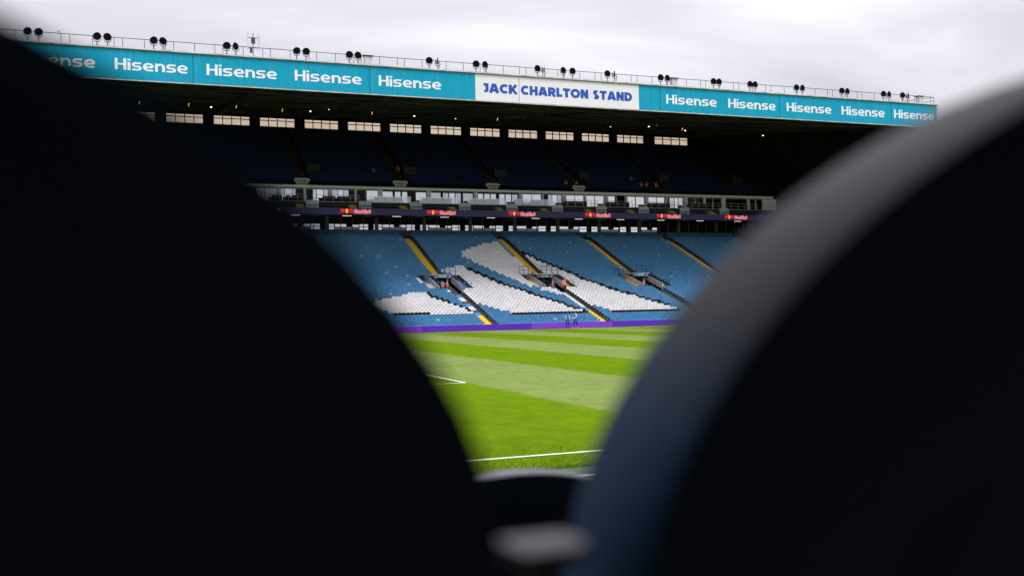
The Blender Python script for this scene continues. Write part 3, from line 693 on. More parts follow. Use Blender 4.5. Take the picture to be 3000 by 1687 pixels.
# back wall of the lower tier, concourse, columns
for k, a in enumerate(AIS[:-1]):
    b = MB(); b.box(a + 1.6, AIS[k + 1] - 0.05 if k < len(AIS) - 1 else X1, 138.35, 138.6, 12.9, 13.84); part(b, 'ledge_wall', M['teal_wall'])
    b = MB(); b.box(a - 0.06, a + 1.64, 138.62, 138.72, 12.9, 13.80 if k != 2 else 13.84); part(b, 'ledge_gate', M['rail_navy'] if k != 2 else M['teal_wall'])
b = MB(); b.box(X0, X1, 137.3, 144.2, 12.5, 12.75); part(b, 'concourse_floor', M['soffit'])
CX = [26.15 + 7.09 * i for i in range(-3, 11)]
for i, x in enumerate(CX):
    b = MB(); b.box(x - 0.23, x + 0.23, 139.3, 139.75, 12.75, 15.75); part(b, 'column', M['column'])
    for dx in (-1.9, 1.9, 3.55):
        b = MB(); b.box(x + dx - 0.05, x + dx + 0.05, 139.4, 139.5, 12.75, 15.75); part(b, 'mullion', M['column'])
    # soffit bracket seen under the ribbon
    b = MB(); b.prism([(x + 3.0, 15.62), (x + 4.9, 15.62), (x + 4.9, 15.25), (x + 4.4, 15.18)], 'y', 131.0, 133.5); part(b, 'soffit_bracket', M['wall_concrete'])
    # rear windows of the concourse: daylight over a frosted parapet, clear beside the columns
    xl, xr = x - 1.65, x + 1.72; xn = x + 7.09 - 1.65
    if x < 80:
        for xa, xb, nm, mm, za, zb_ in ((xl, x - 0.36, 'lounge_pane', 'clear_pane', 13.55, 14.60), (x + 0.45, xr, 'lounge_pane', 'clear_pane', 13.55, 14.60), (xl, x - 0.36, 'lounge_pane', 'clear_pane', 14.68, 15.02), (x + 0.45, xr, 'lounge_pane', 'clear_pane', 14.68, 15.02),
                                        (xr + 0.1, x + 3.5, 'lounge_pane', 'clear_pane', 14.64, 15.0), (x + 4.4, xn - 0.1, 'lounge_pane', 'clear_pane', 14.64, 14.98 - 0.05 * (i % 2)), (xr + 0.1, xn - 0.1, 'lounge_parapet', 'frost_pane', 13.55, 14.64)):
            b = MB(); b.box(xa, xb, 143.3, 143.34, za, zb_); part(b, nm, M[mm])
        for xa, xb, za, zb_ in ((xl, x - 0.36, 14.60, 14.68), (x + 0.45, xr, 14.60, 14.68), (x - 0.36, x + 0.45, 13.3, 15.75), (xr, xr + 0.1, 13.3, 15.75), (xn - 0.1, xn, 13.3, 15.75), (x + 3.5, x + 4.4, 14.64, 15.75)):
            b = MB(); b.box(xa, xb, 143.2, 143.4, za, zb_); part(b, 'concourse_frame', M['soffit'])
        b = MB(); b.box(xr + 0.1, x + 3.5, 143.2, 143.4, 15.0, 15.75); part(b, 'concourse_wall', M['soffit'])
        b = MB(); b.box(x + 4.4, xn - 0.1, 143.2, 143.4, 14.98 - 0.05 * (i % 2), 15.75); part(b, 'concourse_wall', M['soffit'])
        b = MB(); b.box(xl, x - 0.36, 143.2, 143.4, 15.02, 15.75); part(b, 'concourse_wall', M['soffit'])
        b = MB(); b.box(x + 0.45, xr, 143.2, 143.4, 15.02, 15.75); part(b, 'concourse_wall', M['soffit'])
    else:
        b = MB(); b.box(xl, xn, 143.2, 143.4, 13.3, 15.75); part(b, 'concourse_wall', M['soffit'])
    b = MB(); b.box(xl, xn, 143.2, 143.4, 12.75, 13.55 if x < 80 else 13.3); part(b, 'concourse_wall', M['soffit'])
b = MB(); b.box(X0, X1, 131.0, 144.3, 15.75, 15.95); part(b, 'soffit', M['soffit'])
for i, x in enumerate(CX[:-1]):
    e = empty('tube_lamp', (x + 1.6, 136.5, 15.55), None, 'lamp', 'tube lamps under the ribbon screen')
    e['label'] = f'lit tube lamp under the ribbon screen, right of the {ORD[i]} column'
    MB().box(0, 1.25, 0, 0.1, 0, 0.05).build('tube', M['tube_glow'], e); MB().box(-0.05, 1.3, 0, 0.12, 0.06, 0.20).build('housing', M['dark_metal'], e)

# ribbon screen with logos
e = empty('ribbon_screen', (55, 130, 15.12), 'long dark blue ribbon screen with red logos between the two tiers', 'screen')
MB().box(-20 - 55, 98.6 - 55, 0, 0.45, 0.0, 0.86).build('screen', M['led_ribbon'], e)
for i, x in enumerate([26.15 - 11.86, 26.15, 38.0, 49.9, 61.79, 73.58, 85.4]):
    zc = 15.12 + 0.43
    MB().prism([(x + 0.85 - 55 + 0.20 * math.cos(R(t)), 0.47 + 0.30 * math.sin(R(t))) for t in range(0, 360, 24)], 'y', -0.02, -0.005).build('sun_disc', M['led_orange'], e)
    bull = [(-0.86, 0.20), (-0.80, 0.32), (-0.72, 0.27), (-0.62, 0.36), (-0.42, 0.40), (-0.26, 0.30), (-0.10, 0.10), (-0.03, -0.02), (-0.16, -0.06), (-0.28, -0.02), (-0.36, -0.20), (-0.46, -0.26), (-0.44, -0.12), (-0.55, -0.08), (-0.70, -0.24), (-0.82, -0.28), (-0.70, -0.06), (-0.72, 0.06)]
    for sgn in (1, -1):
        MB().prism([(x + 0.85 - sgn * 0.05 - 55 + sgn * p, 0.42 + q * 0.9) for p, q in bull], 'y', -0.035, -0.022).build('bull_emblem', M['led_red'], e)
    lettering('Red Bull', x + 1.86, x + 4.04, zc - 0.25, 0.50, 130 - 0.001, M['led_white'], e, 0.19, 0.07, 0.004, 0.075)
    lettering('Red Bull', x + 1.86, x + 4.04, zc - 0.25, 0.50, 130 - 0.014, M['led_red'], e, 0.19, 0.07, 0.004)

# box terrace: small balcony, blue rail, glass screens
b = MB(); b.box(X0, X1, 130.5, 134.2, 15.96, 16.0); b.box(X0, X1, 133.6, 134.3, 16.0, 17.1); b.box(X0, X1, 134.2, 137.4, 16.9, 17.22); part(b, 'balcony_floor', M['soffit'])
b = MB(); b.box(X0, X1, 133.95, 134.15, 17.11, 17.24); part(b, 'balcony_edge', M['wall_concrete'])
e = empty('balcony_rail', (55, 130.6, 15.98), 'thin dull blue rail running along the top of the ribbon screen', 'railing')
MB().box(-75, 43.5, 0, 0.05, 0.42, 0.47).build('top_rail', M['rail_dim'], e)
for i in range(50): MB().box(-41.5 + i * 1.72, -41.46 + i * 1.72, 0, 0.05, 0, 0.42).build('post', M['rail_dim'], e)
GL = [21.83 + 7.055 * i for i in range(11)]
for i, x in enumerate(GL[:10]):
    e = empty('glass_screen', (x, 131.2, 15.98), f'milky glass stair screen above the ribbon screen, {ORD[i]} from the left', 'glass screen', 'milky glass stair screens along the balcony')
    MB().prism([(0.0, 0), (1.72, 0), (1.72, 0.85), (1.5, 1.12), (0.25, 1.12), (0.0, 0.9)], 'y', 0, 0.04).build('glass_panel', M['frosted'], e)
    MB().box(0.55, 0.6, -0.06, -0.01, 0, 0.48).box(1.1, 1.15, -0.06, -0.01, 0, 0.48).box(0, 1.72, -0.06, -0.01, 0.42, 0.47).build('frame', M['rail_dim'], e)
    for j in range(4):
        b = MB(); b.box(x - 0.95, x - 0.05, 131.3 + 0.6 * j, 131.95 + 0.6 * j, 15.6, 16.05 + 0.24 * j); part(b, 'balcony_step', M['yellow'])

# boxes: grey band, pilasters, panes
b = MB(); b.box(-20, 98.2, 135.2, 136.2, 19.20, 19.56); part(b, 'box_lintel', M['facade'])
b = MB(); b.box(-20, 98.2, 136.6, 136.8, 17.2, 19.3); part(b, 'box_back', M['facade_dark'])
b = MB(); b.box(96.6, 98.2, 135.9, 136.5, 17.2, 19.2); part(b, 'box_end', M['facade'])
YB = 136.0
def px2x(z, v): return at({5: 700, 6: 1250, 7: 1800}[z] + v / 4.262, 582, YB).x
PIL = [(5, 475, 520), (5, 810, 835), (5, 1118, 1166), (5, 1442, 1468), (5, 1742, 1792), (5, 2345, 2395), (6, 588, 637), (6, 1150, 1195), (6, 1440, 1456), (6, 1692, 1738), (6, 1968, 1988), (6, 2220, 2262), (6, 2480, 2502), (7, 380, 418), (7, 635, 655), (7, 865, 908), (7, 1108, 1132), (7, 1335, 1380), (7, 1660, 1680), (7, 1945, 2010)]
for z, p0, p1 in PIL:
    b = MB(); b.box(px2x(z, p0), px2x(z, p1), 135.8, 136.3, 17.22, 19.2); part(b, 'pilaster', M['facade'])
PN = [(5, 220, 320, 'g'), (5, 325, 470, 'g'), (5, 525, 570, 'p'), (5, 570, 665, 'w'), (5, 668, 710, 'p'), (5, 712, 808, 'd'), (5, 838, 922, 'd'), (5, 927, 972, 'p'), (5, 976, 1055, 'w'), (5, 1057, 1112, 'p'),
      (5, 1170, 1240, 'p'), (5, 1241, 1305, 'w'), (5, 1308, 1372, 'p'), (5, 1376, 1440, 'd'), (5, 1470, 1582, 'd'), (5, 1600, 1738, 'w'),
      (5, 1796, 1922, 'w'), (5, 1950, 2020, 'w'), (5, 2040, 2104, 'w'), (5, 2110, 2206, 'd'), (5, 2212, 2340, 'w'),
      (6, 52, 178, 'p'), (6, 206, 274, 'p'), (6, 286, 352, 'w'), (6, 362, 430, 'p'), (6, 456, 578, 'p'), (6, 640, 708, 'w'), (6, 722, 790, 'w'), (6, 802, 868, 'w'), (6, 908, 976, 'w'), (6, 988, 1058, 'w'), (6, 1068, 1138, 'p'),
      (6, 1200, 1312, 'w'), (6, 1320, 1428, 'w'), (6, 1458, 1516, 'd'), (6, 1520, 1565, 'p'), (6, 1570, 1632, 'w'), (6, 1636, 1690, 'p'), (6, 1740, 1850, 'w'), (6, 1856, 1966, 'w'), (6, 1992, 2094, 'w'), (6, 2102, 2216, 'w'),
      (6, 2264, 2366, 'w'), (6, 2374, 2476, 'w'), (7, 156, 260, 'w'), (7, 270, 376, 'w'), (7, 420, 525, 'w'), (7, 532, 632, 'w'), (7, 657, 685, 'd'), (7, 690, 750, 'p'), (7, 755, 792, 'w'), (7, 796, 862, 'p'),
      (7, 912, 1008, 'd'), (7, 1014, 1106, 'd'), (7, 1136, 1228, 'd'), (7, 1236, 1332, 'd'), (7, 1384, 1656, 'd'), (7, 1684, 1758, 'd'), (7, 1770, 1856, 'd'), (7, 1862, 1942, 'd'), (7, 10, 135, 'w')]
PM = {'w': 'pane_white', 'p': 'pane_pale', 'g': 'pane_grey', 'd': 'pane_dark'}
for z, p0, p1, c in PN:
    xa, xb = px2x(z, p0), px2x(z, p1)
    dark = (z == 5 and p0 > 1790) or (z == 6 and p0 < 1150)
    b = MB(); zt = 19.12 if not dark else 19.02
    b.box(xa, xb, YB + 0.1, YB + 0.14, 17.25, zt); part(b, 'window_pane', M[PM[c]])
    fm = M['facade_dark'] if dark else M['facade']
    b = MB(); fw = 0.05
    b.box(xa - fw, xa, YB + 0.05, YB + 0.2, 17.22, zt + 0.05); b.box(xb, xb + fw, YB + 0.05, YB + 0.2, 17.22, zt + 0.05); b.box(xa, xb, YB + 0.05, YB + 0.2, zt, zt + 0.05); part(b, 'window_frame', fm)
# balustrades: glass in the middle bays, rails elsewhere
GB = [(5, 1578, 2102), (5, 2198, 2557), (6, 0, 360), (6, 455, 945), (6, 1035, 1510)]
GB = [(px2x(5, 1578), px2x(5, 2102)), (px2x(5, 2198), px2x(6, 360)), (px2x(6, 455), px2x(6, 945)), (px2x(6, 1035), px2x(6, 1510))]
for i, (xa, xb) in enumerate(GB):
    e = empty('glass_balustrade', (xa, 134.05, 17.24), f'clear glass balustrade on the box terrace, {ORD[i]} from the left', 'balustrade', 'glass balustrades on the box terrace')
    n = 5
    for j in range(n):
        MB().box((xb - xa) * j / n + 0.02, (xb - xa) * (j + 1) / n - 0.02, 0, 0.02, 0.02, 0.92).build('glass_panel', M['balustrade'], e)
    MB().box(0, xb - xa, -0.03, 0.05, -0.0, 0.05).build('base_rail', M['rail_white'], e)
WR = [(5, 370, 815), (5, 930, 1460), (6, 1590, 1985), (6, 2020, 2060), (6, 2130, 2490), (7, 300, 730), (7, 800, 1220), (7, 1290, 1690), (7, 1750, 2010)]
for i, (z, p0, p1) in enumerate(WR):
    xa, xb = px2x(z, p0), px2x(z, p1); L = xb - xa
    e = empty('terrace_rail', (xa, 134.05, 17.24), f'white tubular rail on the box terrace, {ORD[i]} from the left', 'railing', 'white rails on the box terrace')
    MB().path([(0, 0, 0), (0, 0, 0.8), (0.1, 0, 0.9), (L, 0, 0.9), (L, 0, 0)], 0.028).build('top_rail', M['rail_white'], e)
    MB().tube((0, 0, 0.48), (L, 0, 0.48), 0.022).build('mid_rail', M['rail_white'], e)
    for j in range(1, max(2, int(L / 1.1))): MB().tube((L * j / max(2, int(L / 1.1)), 0, 0), (L * j / max(2, int(L / 1.1)), 0, 0.9), 0.024).build('post', M['rail_white'], e)
# covered chairs on the box terrace
ch = MB(); ch.loops([[(-0.28, 0, 0), (0.28, 0, 0), (0.28, 0.6, 0), (-0.28, 0.6, 0)], [(-0.30, 0, 0.42), (0.30, 0, 0.42), (0.30, 0.62, 0.42), (-0.30, 0.62, 0.42)], [(-0.29, -0.02, 0.74), (0.29, -0.02, 0.74), (0.29, 0.3, 0.78), (-0.29, 0.3, 0.78)], [(-0.24, 0.0, 0.82), (0.24, 0.0, 0.82), (0.24, 0.25, 0.84), (-0.24, 0.25, 0.84)]])
CH_ME = ch.mesh('terrace_chair', M['chair_dark'], False)
M['chair_hazed'] = mat('glass_hazed_chair_cover', (0.20, 0.22, 0.23), 0.6)  # dark chair cover repainted paler to carry the haze of the glass
CG_ME = ch.mesh('terrace_chair', M['chair_hazed'], False)
CHS = [(5, 1020, 1180, 0), (5, 1200, 1365, 0), (5, 390, 520, 0), (5, 560, 700, 0), (5, 1660, 1815, 1), (5, 1826, 2005, 1), (5, 2252, 2430, 1), (5, 2440, 2550, 1), (6, 95, 275, 1), (6, 505, 670, 1), (6, 685, 855, 1), (6, 1045, 1155, 0), (6, 1255, 1400, 1), (6, 1660, 1795, 0), (6, 1810, 1945, 0), (6, 2195, 2330, 0), (6, 2340, 2470, 0), (7, 362, 490, 0), (7, 500, 630, 0), (7, 860, 985, 0), (7, 995, 1115, 0)]
CHS.sort(key=lambda c: px2x(c[0], c[1])); ci_of = [sum(1 for d in CHS[:i] if d[3] == c[3]) for i, c in enumerate(CHS)]
for ci, (z, p0, p1, g) in enumerate(CHS):
    xa, xb = px2x(z, p0), px2x(z, p1); n = max(2, round((xb - xa) / 0.62))
    for j in range(n):
        o = link('terrace_chair', CG_ME if g else CH_ME, None, (xa + (xb - xa) * (j + 0.5) / n, 134.4 + rng.uniform(0, 0.1), 17.22))
        tag(o, f'{"pale grey" if g else "dark"} covered chair, {ORD[j]} from left in the {ORD[ci_of[ci]]} group {"behind glass" if g else "of dark ones"} on the terrace', 'chair', 'grey chairs behind the glass balustrades' if g else 'dark chairs behind the terrace rails')

# upper tier
ut = MB()
for r in range(UR + 1): ut.box(-20, 103.5, upY(r), upY(r) + ROW + 0.02, upZ(r) - 0.6, upZ(r))
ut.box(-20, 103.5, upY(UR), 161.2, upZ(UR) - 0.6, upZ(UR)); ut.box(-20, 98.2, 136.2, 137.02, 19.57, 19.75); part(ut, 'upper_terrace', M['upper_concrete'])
for k, a in enumerate(UAIS):
    if not 10 < a < 96: continue
    e2 = empty('upper_stair'); e2.parent = stand; e2.location = -stand.location + Vector((a, 137, 20))
    YS = MB().box(0, 1.0, 0, 0.3, -0.05, 0.02).mesh('upper_step', M['yellow'])
    for r in range(UR - 1): link('step', YS, e2, (0, upY(r) - 137, upZ(r) - 20))
    b = MB(); b.box(a + 1.3, a + 3.1, upY(4) - 0.1, upY(4) + 0.05, upZ(4) - 0.6, upZ(7) + 0.2); b.box(a + 1.25, a + 1.4, upY(4), upY(8), upZ(4) - 0.4, upZ(8) + 0.4); part(b, 'upper_tunnel', M['column_dim'])
PX = [(z, v) for z, v in ((5, 787), (5, 2015), (6, 825), (6, 1899))]
for i, (z, v) in enumerate(PX):
    c = at({5: 700, 6: 1250}[z] + v / 4.262, 530, 135.6).x
    e = empty('stair_head_screen', (c, 135.5, 19.57), f'white trapezoid screen at the front of the upper tier, {ORD[i]} from the left', 'screen', 'white stair head screens of the upper tier')
    MB().prism([(-0.62, 0.0), (0.62, 0.0), (1.12, 0.72), (0.92, 0.98), (-0.92, 0.98), (-1.12, 0.72)], 'y', 0.1, 0.16).build('panel', M['pulpit'], e)
    MB().path([(-0.95, 0, 0.35), (-0.55, 0, 0.62), (0.55, 0, 0.62), (0.95, 0, 0.35)], 0.03).path([(-0.7, 0, 0.16), (0.7, 0, 0.16)], 0.03).tube((-0.3, 0, 0.1), (-0.3, 0, 0.62), 0.03).tube((0.05, 0, 0.1), (0.05, 0, 0.62), 0.03).tube((0.35, 0, 0.1), (0.35, 0, 0.62), 0.03).build('rail', M['black_metal'], e)
# back wall with the clerestory windows
WINX = [(5.6 + 7.05 * i, 11.1 + 7.05 * i) for i in range(-3, 12)] + [(90.9, 98.0)]
zb, zt = 31.95, 33.35
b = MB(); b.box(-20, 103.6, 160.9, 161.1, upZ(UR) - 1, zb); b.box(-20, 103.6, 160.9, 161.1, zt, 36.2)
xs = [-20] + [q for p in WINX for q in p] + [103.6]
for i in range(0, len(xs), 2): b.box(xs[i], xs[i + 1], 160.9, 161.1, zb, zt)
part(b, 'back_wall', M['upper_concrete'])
for xa, xb in WINX:
    b = MB()
    for j in range(5): x = xa + (xb - xa) * j / 4; b.box(x - 0.06, x + 0.06, 160.8, 161.0, zb, zt)
    b.box(xa, xb, 160.8, 161.0, zb - 0.05, zb + 0.05); b.box(xa, xb, 160.8, 161.0, zb + 0.92, zb + 1.04)
    w_ = part(b, 'window', M['black_metal'])
    for j in range(4):
        p = MB(); x = xa + (xb - xa) * j / 4
        p.box(x + 0.06, x + (xb - xa) / 4 - 0.06, 161.02, 161.04, zb + 0.05, zt)
        me = p.mesh('pane', M['cream_pane']); link('pane', me, w_)
    s = MB()
    for j in range(6): s.box(xa, xb, 161.06, 161.10, zb + 0.18 + j * 0.2, zb + 0.205 + j * 0.2)
    link('louvre', s.mesh('louvre', M['cladding']), w_)
# wall posts between windows
for i in range(-3, 13):
    b = MB(); x = 4.9 + 7.05 * i; b.box(x - 0.25, x + 0.25, 160.2, 160.9, 30.6, 34.5); part(b, 'wall_post', M['roof_steel'])

# roof, beams, end wall, fascia
FY, FB, FT = 106.0, 26.02, 28.98
rz = lambda y: 26.6 + (y - FY) * (34.4 - 26.6) / 55.5
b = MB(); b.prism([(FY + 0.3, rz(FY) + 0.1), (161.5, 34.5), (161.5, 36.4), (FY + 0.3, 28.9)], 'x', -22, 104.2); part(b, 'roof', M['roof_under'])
for i in range(9):
    y = FY + 3 + i * 6.2; b = MB(); b.box(-22, 104, y, y + 0.25, rz(y) - 0.45, rz(y) + 0.05); part(b, 'roof_beam', M['roof_steel'])
for i in range(10):
    x = -15 + i * 14.1; b = MB()
    if x > 103: continue
    b.prism([(FY + 1, rz(FY + 1) - 0.7), (160, rz(160) - 0.9), (160, rz(160) + 0.1), (FY + 1, rz(FY + 1) + 0.1)], 'x', x, x + 0.35); part(b, 'roof_girder', M['roof_steel'])
    for j in range(3):
        y = FY + 6 + j * 15
        if x + 14.1 > 104: continue
        b = MB(); b.tube((x, y, rz(y) - 0.6), (x + 14.1, y + 9, rz(y + 9) - 0.5), 0.14); b.tube((x + 14.1, y, rz(y) - 0.6), (x, y + 9, rz(y + 9) - 0.5), 0.14); part(b, 'roof_brace', M['roof_steel'])
b = MB(); b.prism([(106.4, 26.6), (106.4, 19.0), (161, 19.0), (161, 35.5)], 'x', 103.6, 103.9); part(b, 'end_wall', M['cladding'])
b = MB(); b.prism([(106.4, 26.6), (106.4, 0), (161, 0), (161, 35.5)], 'x', -20.4, -20.1); part(b, 'end_wall', M['cladding'])  # left end wall, out of view, added to stop light entering there
for i in range(7):
    b = MB(); y = 112 + 8 * i; b.box(103.2, 103.5, y, y + 0.3, 19.0, rz(y)); part(b, 'end_wall_post', M['black_metal'])
for i in range(9):
    b = MB(); z = 20.6 + i * 1.5; y0 = max(109, FY + (z - 26.6) / 7.8 * 55.5 + 2); b.box(103.45, 103.55, y0, 160.5, z, z + 0.1); part(b, 'end_wall_rail', M['roof_steel'])
b = MB(); b.box(103.6, 104.0, 106.4, 161, 0, 19.0); part(b, 'lower_end_wall', M['cladding'])
b = MB(); b.box(-22, 104.25, FY - 0.12, FY + 0.6, FT + 0.03, FT + 0.26); b.box(-22, 104.25, FY - 0.22, FY - 0.1, FT + 0.08, FT + 0.18); b.box(104.15, 104.5, FY - 0.12, FY + 0.6, FB, FT + 0.2); part(b, 'roof_gutter', M['gutter'])
b = MB(); b.box(-22, 104.2, FY - 0.06, FY + 0.1, FB - 0.12, FB - 0.02); part(b, 'fascia_trim', M['gutter'])
b = MB(); b.box(-22, 104.2, FY + 0.05, FY + 0.3, FB, FT + 0.03); part(b, 'fascia_back', M['dark_metal'])

HIS = [(-5.9 - 7.0 + 6.2, -2.85), (-1.06, 5.88), (7.71, 14.83), (16.69, 23.88), (25.77, 32.9), (61.66, 68.86), (70.55, 77.66), (79.37, 86.4), (88.07, 95.18), (96.8, 103.77)]
HIS[0] = (-9.8, -2.85)
DIV = [-21.5, -11.6, 6.39, 24.75, 42.29, 60.83, 78.33, 96.33, 104.15]
LAB = ['turquoise roof banner hidden behind the left seat back at the picture edge', 'turquoise roof banner with two white words, cut off by the left seat back', 'turquoise roof banner with two white words, left of the single-word banner', 'half turquoise, half white roof banner ending in the blue word JACK',
       'white roof banner with blue words CHARLTON STAND and a turquoise end', 'turquoise roof banner with two white words, right of the white banner', 'turquoise roof banner with two white words, second right of the white banner', 'short turquoise roof banner with one white word at the roof\'s right end']
for i, (xa, xb) in enumerate(zip(DIV[:-1], DIV[1:])):
    e = empty('roof_banner', (xa, FY, FB), LAB[i], 'banner', 'advertising banners along the roof edge')
    segs = [(xa + 0.03, xb - 0.03, 'banner_teal', 'turquoise_sheet')]
    if i == 3: segs = [(xa + 0.03, 36.95, 'banner_teal', 'turquoise_sheet'), (36.95, xb - 0.03, 'banner_white', 'white_sheet')]
    if i == 4: segs = [(xa + 0.03, 57.87, 'banner_white', 'white_sheet'), (57.87, xb - 0.03, 'banner_teal', 'turquoise_sheet')]
    for a, b_, mm, nm in segs: MB().box(a - xa, b_ - xa, -0.05, 0.03, 0, FT - FB).build(nm, M[mm], e)
    for a, b_ in HIS:
        if xa <= a < xb: lettering('Hisense', a, b_, FB + 0.92, 1.14, FY - 0.051, M['print_white'], e, 0.21, 0.09, 0.010, 0.0, 0.15)
    if i == 3: lettering('JACK', 37.81, 42.06, FB + 0.93, 1.06, FY - 0.051, M['print_blue'], e, 0.30, 0.04, 0.010, 0.0, 0.28)
    if i == 4:
        lettering('CHARLTON', 42.5, 51.11, FB + 0.93, 1.06, FY - 0.051, M['print_blue'], e, 0.30, 0.06, 0.010, 0.0, 0.28); lettering('STAND', 51.69, 56.95, FB + 0.93, 1.06, FY - 0.051, M['print_blue'], e, 0.30, 0.06, 0.010, 0.0, 0.28)

# roof rail, floodlights, antenna, boxes
RZ = FT + 0.26
e = empty('roof_rail', (40, FY + 0.35, RZ), 'thin brown safety rail along the top of the roof edge', 'railing')
MB().tube((-60, 0, 1.0), (64.2, 0, 1.0), 0.035).build('top_rail', M['rail_rust'], e)
xx = -10.0; j = 0; PM_ = MB().tube((0, 0, 0), (0, 0, 1.0), 0.03).mesh('post', M['rail_rust'])
while xx < 104.2:
    link('post', PM_, e, (xx - 40, 0, 0)); xx += (2.05, 2.0, 0.8)[j % 3]; j += 1
MB().path([(64.2, 0, 0), (64.2, 0, 1.0), (64.2, 6, 1.6), (64.2, 6, 0.6)], 0.035).tube((64.2, 0, 0.5), (64.2, 6, 1.1), 0.03).build('end_rail', M['rail_rust'], e)
FLP = [(-8.9, -7.92), (-2.67, -1.69), (2.63, 3.54), (9.77, 10.69), (16.95, 17.96), (22.62, 23.58), (31.62, 32.63), (37.15, 38.26), (44.74, 45.59), (48.03, 49.21), (53.81, 54.77), (61.07, 62.02), (68.6, 69.41), (74.01, 74.78), (81.13, 82.07), (88.36, 89.27), (95.28, 96.23), (98.53, 99.49)]
YAWS = [(5, 12), (8, 35), (5, 40), (10, 60), (5, 10), (12, 30), (15, 85), (8, 35), (25, 95), (35, 18), (20, 75), (15, 35), (12, 20), (18, 25), (15, 30), (8, 30), (12, 35), (10, 55)]
def lamp_meshes():
    h = MB(); n = 16
    ring = lambda r, y: [(r * math.cos(2 * math.pi * i / n), y, r * math.sin(2 * math.pi * i / n)) for i in range(n)]
    h.loops([ring(0.38, 0.0), ring(0.40, 0.03), ring(0.40, 0.10), ring(0.33, 0.24), ring(0.19, 0.34)], (False, True))
    hm = h.mesh('lamp_housing', M['grey_metal'], True)
    f = MB(); f.loops([ring(0.38, 0.0), ring(0.37, 0.012), ring(0.2, 0.02)], (False, True)); f.loops([ring(0.382, -0.012), ring(0.402, 0.02)], (False, False))
    fm = f.mesh('lamp_face', M['lens'], True)
    s = MB(); s.tube((0, 0.12, -0.80), (0, 0.12, -0.40), 0.05); s.tube((-0.2, 0.12, -0.42), (0.2, 0.12, -0.42), 0.04); s.tube((-0.2, 0.12, -0.42), (-0.40, 0.12, -0.12), 0.03); s.tube((0.2, 0.12, -0.42), (0.40, 0.12, -0.12), 0.03); s.box(-0.12, 0.12, 0.0, 0.24, -0.84, -0.76)
    return hm, fm, s.mesh('lamp_stand', M['dark_metal'])
HM, FM, SM = lamp_meshes()
for i, (xa, xb) in enumerate(FLP):
    extra = ', second one turned aside,' if YAWS[i][1] > 50 else ''
    e = empty('floodlight_pair', ((xa + xb) / 2, FY + 0.1, RZ), f'pair of dark floodlights{extra} on the roof, {ORD[i]} from left', 'floodlight', 'twin floodlights along the roof edge')
    d = (xb - xa) / 2
    MB().box(-d - 0.12, d + 0.12, 0.05, 0.2, 0.0, 0.07).build('base_bar', M['dark_metal'], e)
    for sx, yw in ((-d, YAWS[i][0]), (d, YAWS[i][1])):
        st = link('lamp_stand', SM, e, (sx, 0, 0.86))
        ho = link('lamp_housing', HM, e, (sx, 0, 0.94)); ho.rotation_euler = (R(-4), 0, R(yw - 21))
        link('lamp_face', FM, ho)
e = empty('antenna_mast', (at(742, 150, FY + 1).x, FY + 1.0, RZ), 'white mobile phone antenna mast on the roof', 'antenna')
MB().tube((0, 0, -0.1), (0, 0, 2.7), 0.07).build('pole', M['grey_metal'], e)
for dx in (-0.55, 0.6): MB().box(dx - 0.09, dx + 0.09, -0.1, 0.08, 1.0, 2.6).build('antenna_panel', M['white_plastic'], e)
MB().tube((-0.6, 0, 1.15), (0.6, 0, 1.15), 0.05).tube((-0.55, 0, 2.2), (0.6, 0, 2.2), 0.04).box(-0.2, 0.2, -0.15, 0.1, 1.6, 2.2).box(-0.35, -0.1, -0.1, 0.1, 0.6, 1.1).build('bracket', M['dark_metal'], e)
for i, (px, py) in enumerate(((1079, 178), (1976, 241), (2697, 300))):
    x = at(px, py, FY + 0.4).x
    e = empty('roof_cabinet', (x, FY + 0.35, RZ), f'grey metal cabinet on the roof edge, {ORD[i]} from the left', 'cabinet', 'metal cabinets on the roof edge')
    MB().box(-0.42, 0.42, 0, 0.5, 0.0, 1.0).build('body', M['gutter'], e); MB().box(-0.55, 0.55, -0.1, 0.6, 1.0, 1.08).build('lid', M['rail_rust'], e)
e = empty('roof_camera', (at(172, 115, FY).x, FY + 0.35, RZ), 'small white camera on the roof rail near the left end', 'camera')
MB().tube((0, 0, 0.9), (0, 0, 1.15), 0.03).build('bracket', M['grey_metal'], e); MB().box(-0.16, 0.16, -0.1, 0.1, 1.15, 1.35).build('body', M['white_plastic'], e)

# small lamps under the roof
y1 = lambda x, y: (x / 3.22, 60 + y / 3.22); y2 = lambda x, y: (700 + x / 3.22, 120 + y / 3.22); y3 = lambda x, y: (1400 + x / 3.22, 170 + y / 3.22); y4 = lambda x, y: (2100 + x / 3.22, 200 + y / 3.22)
LP = [(y1(1992, 818), 'w'), (y2(675, 665), 'w'), (y2(1655, 710), 'w'), (y3(1957, 686), 'w'), (y3(1615, 648), 'w'), (y4(437, 635), 'w'), (y3(1253, 650), 's'), (y3(1690, 635), 's'), (y2(850, 648), 's'), (y3(1525, 607), 's'), (y3(605, 557), 's'), (y2(2045, 735), 's'), (y2(1315, 640), 's'),
      (y1(1315, 775), 'y'), (y1(1780, 795), 'y'), (y1(2230, 815), 'y'), (y2(410, 655), 'y'), (y2(1257, 683), 'y'), (y2(2440, 740), 'y'), (y3(1930, 672), 'y')]
nw = {'w': 0, 's': 0, 'y': 0}
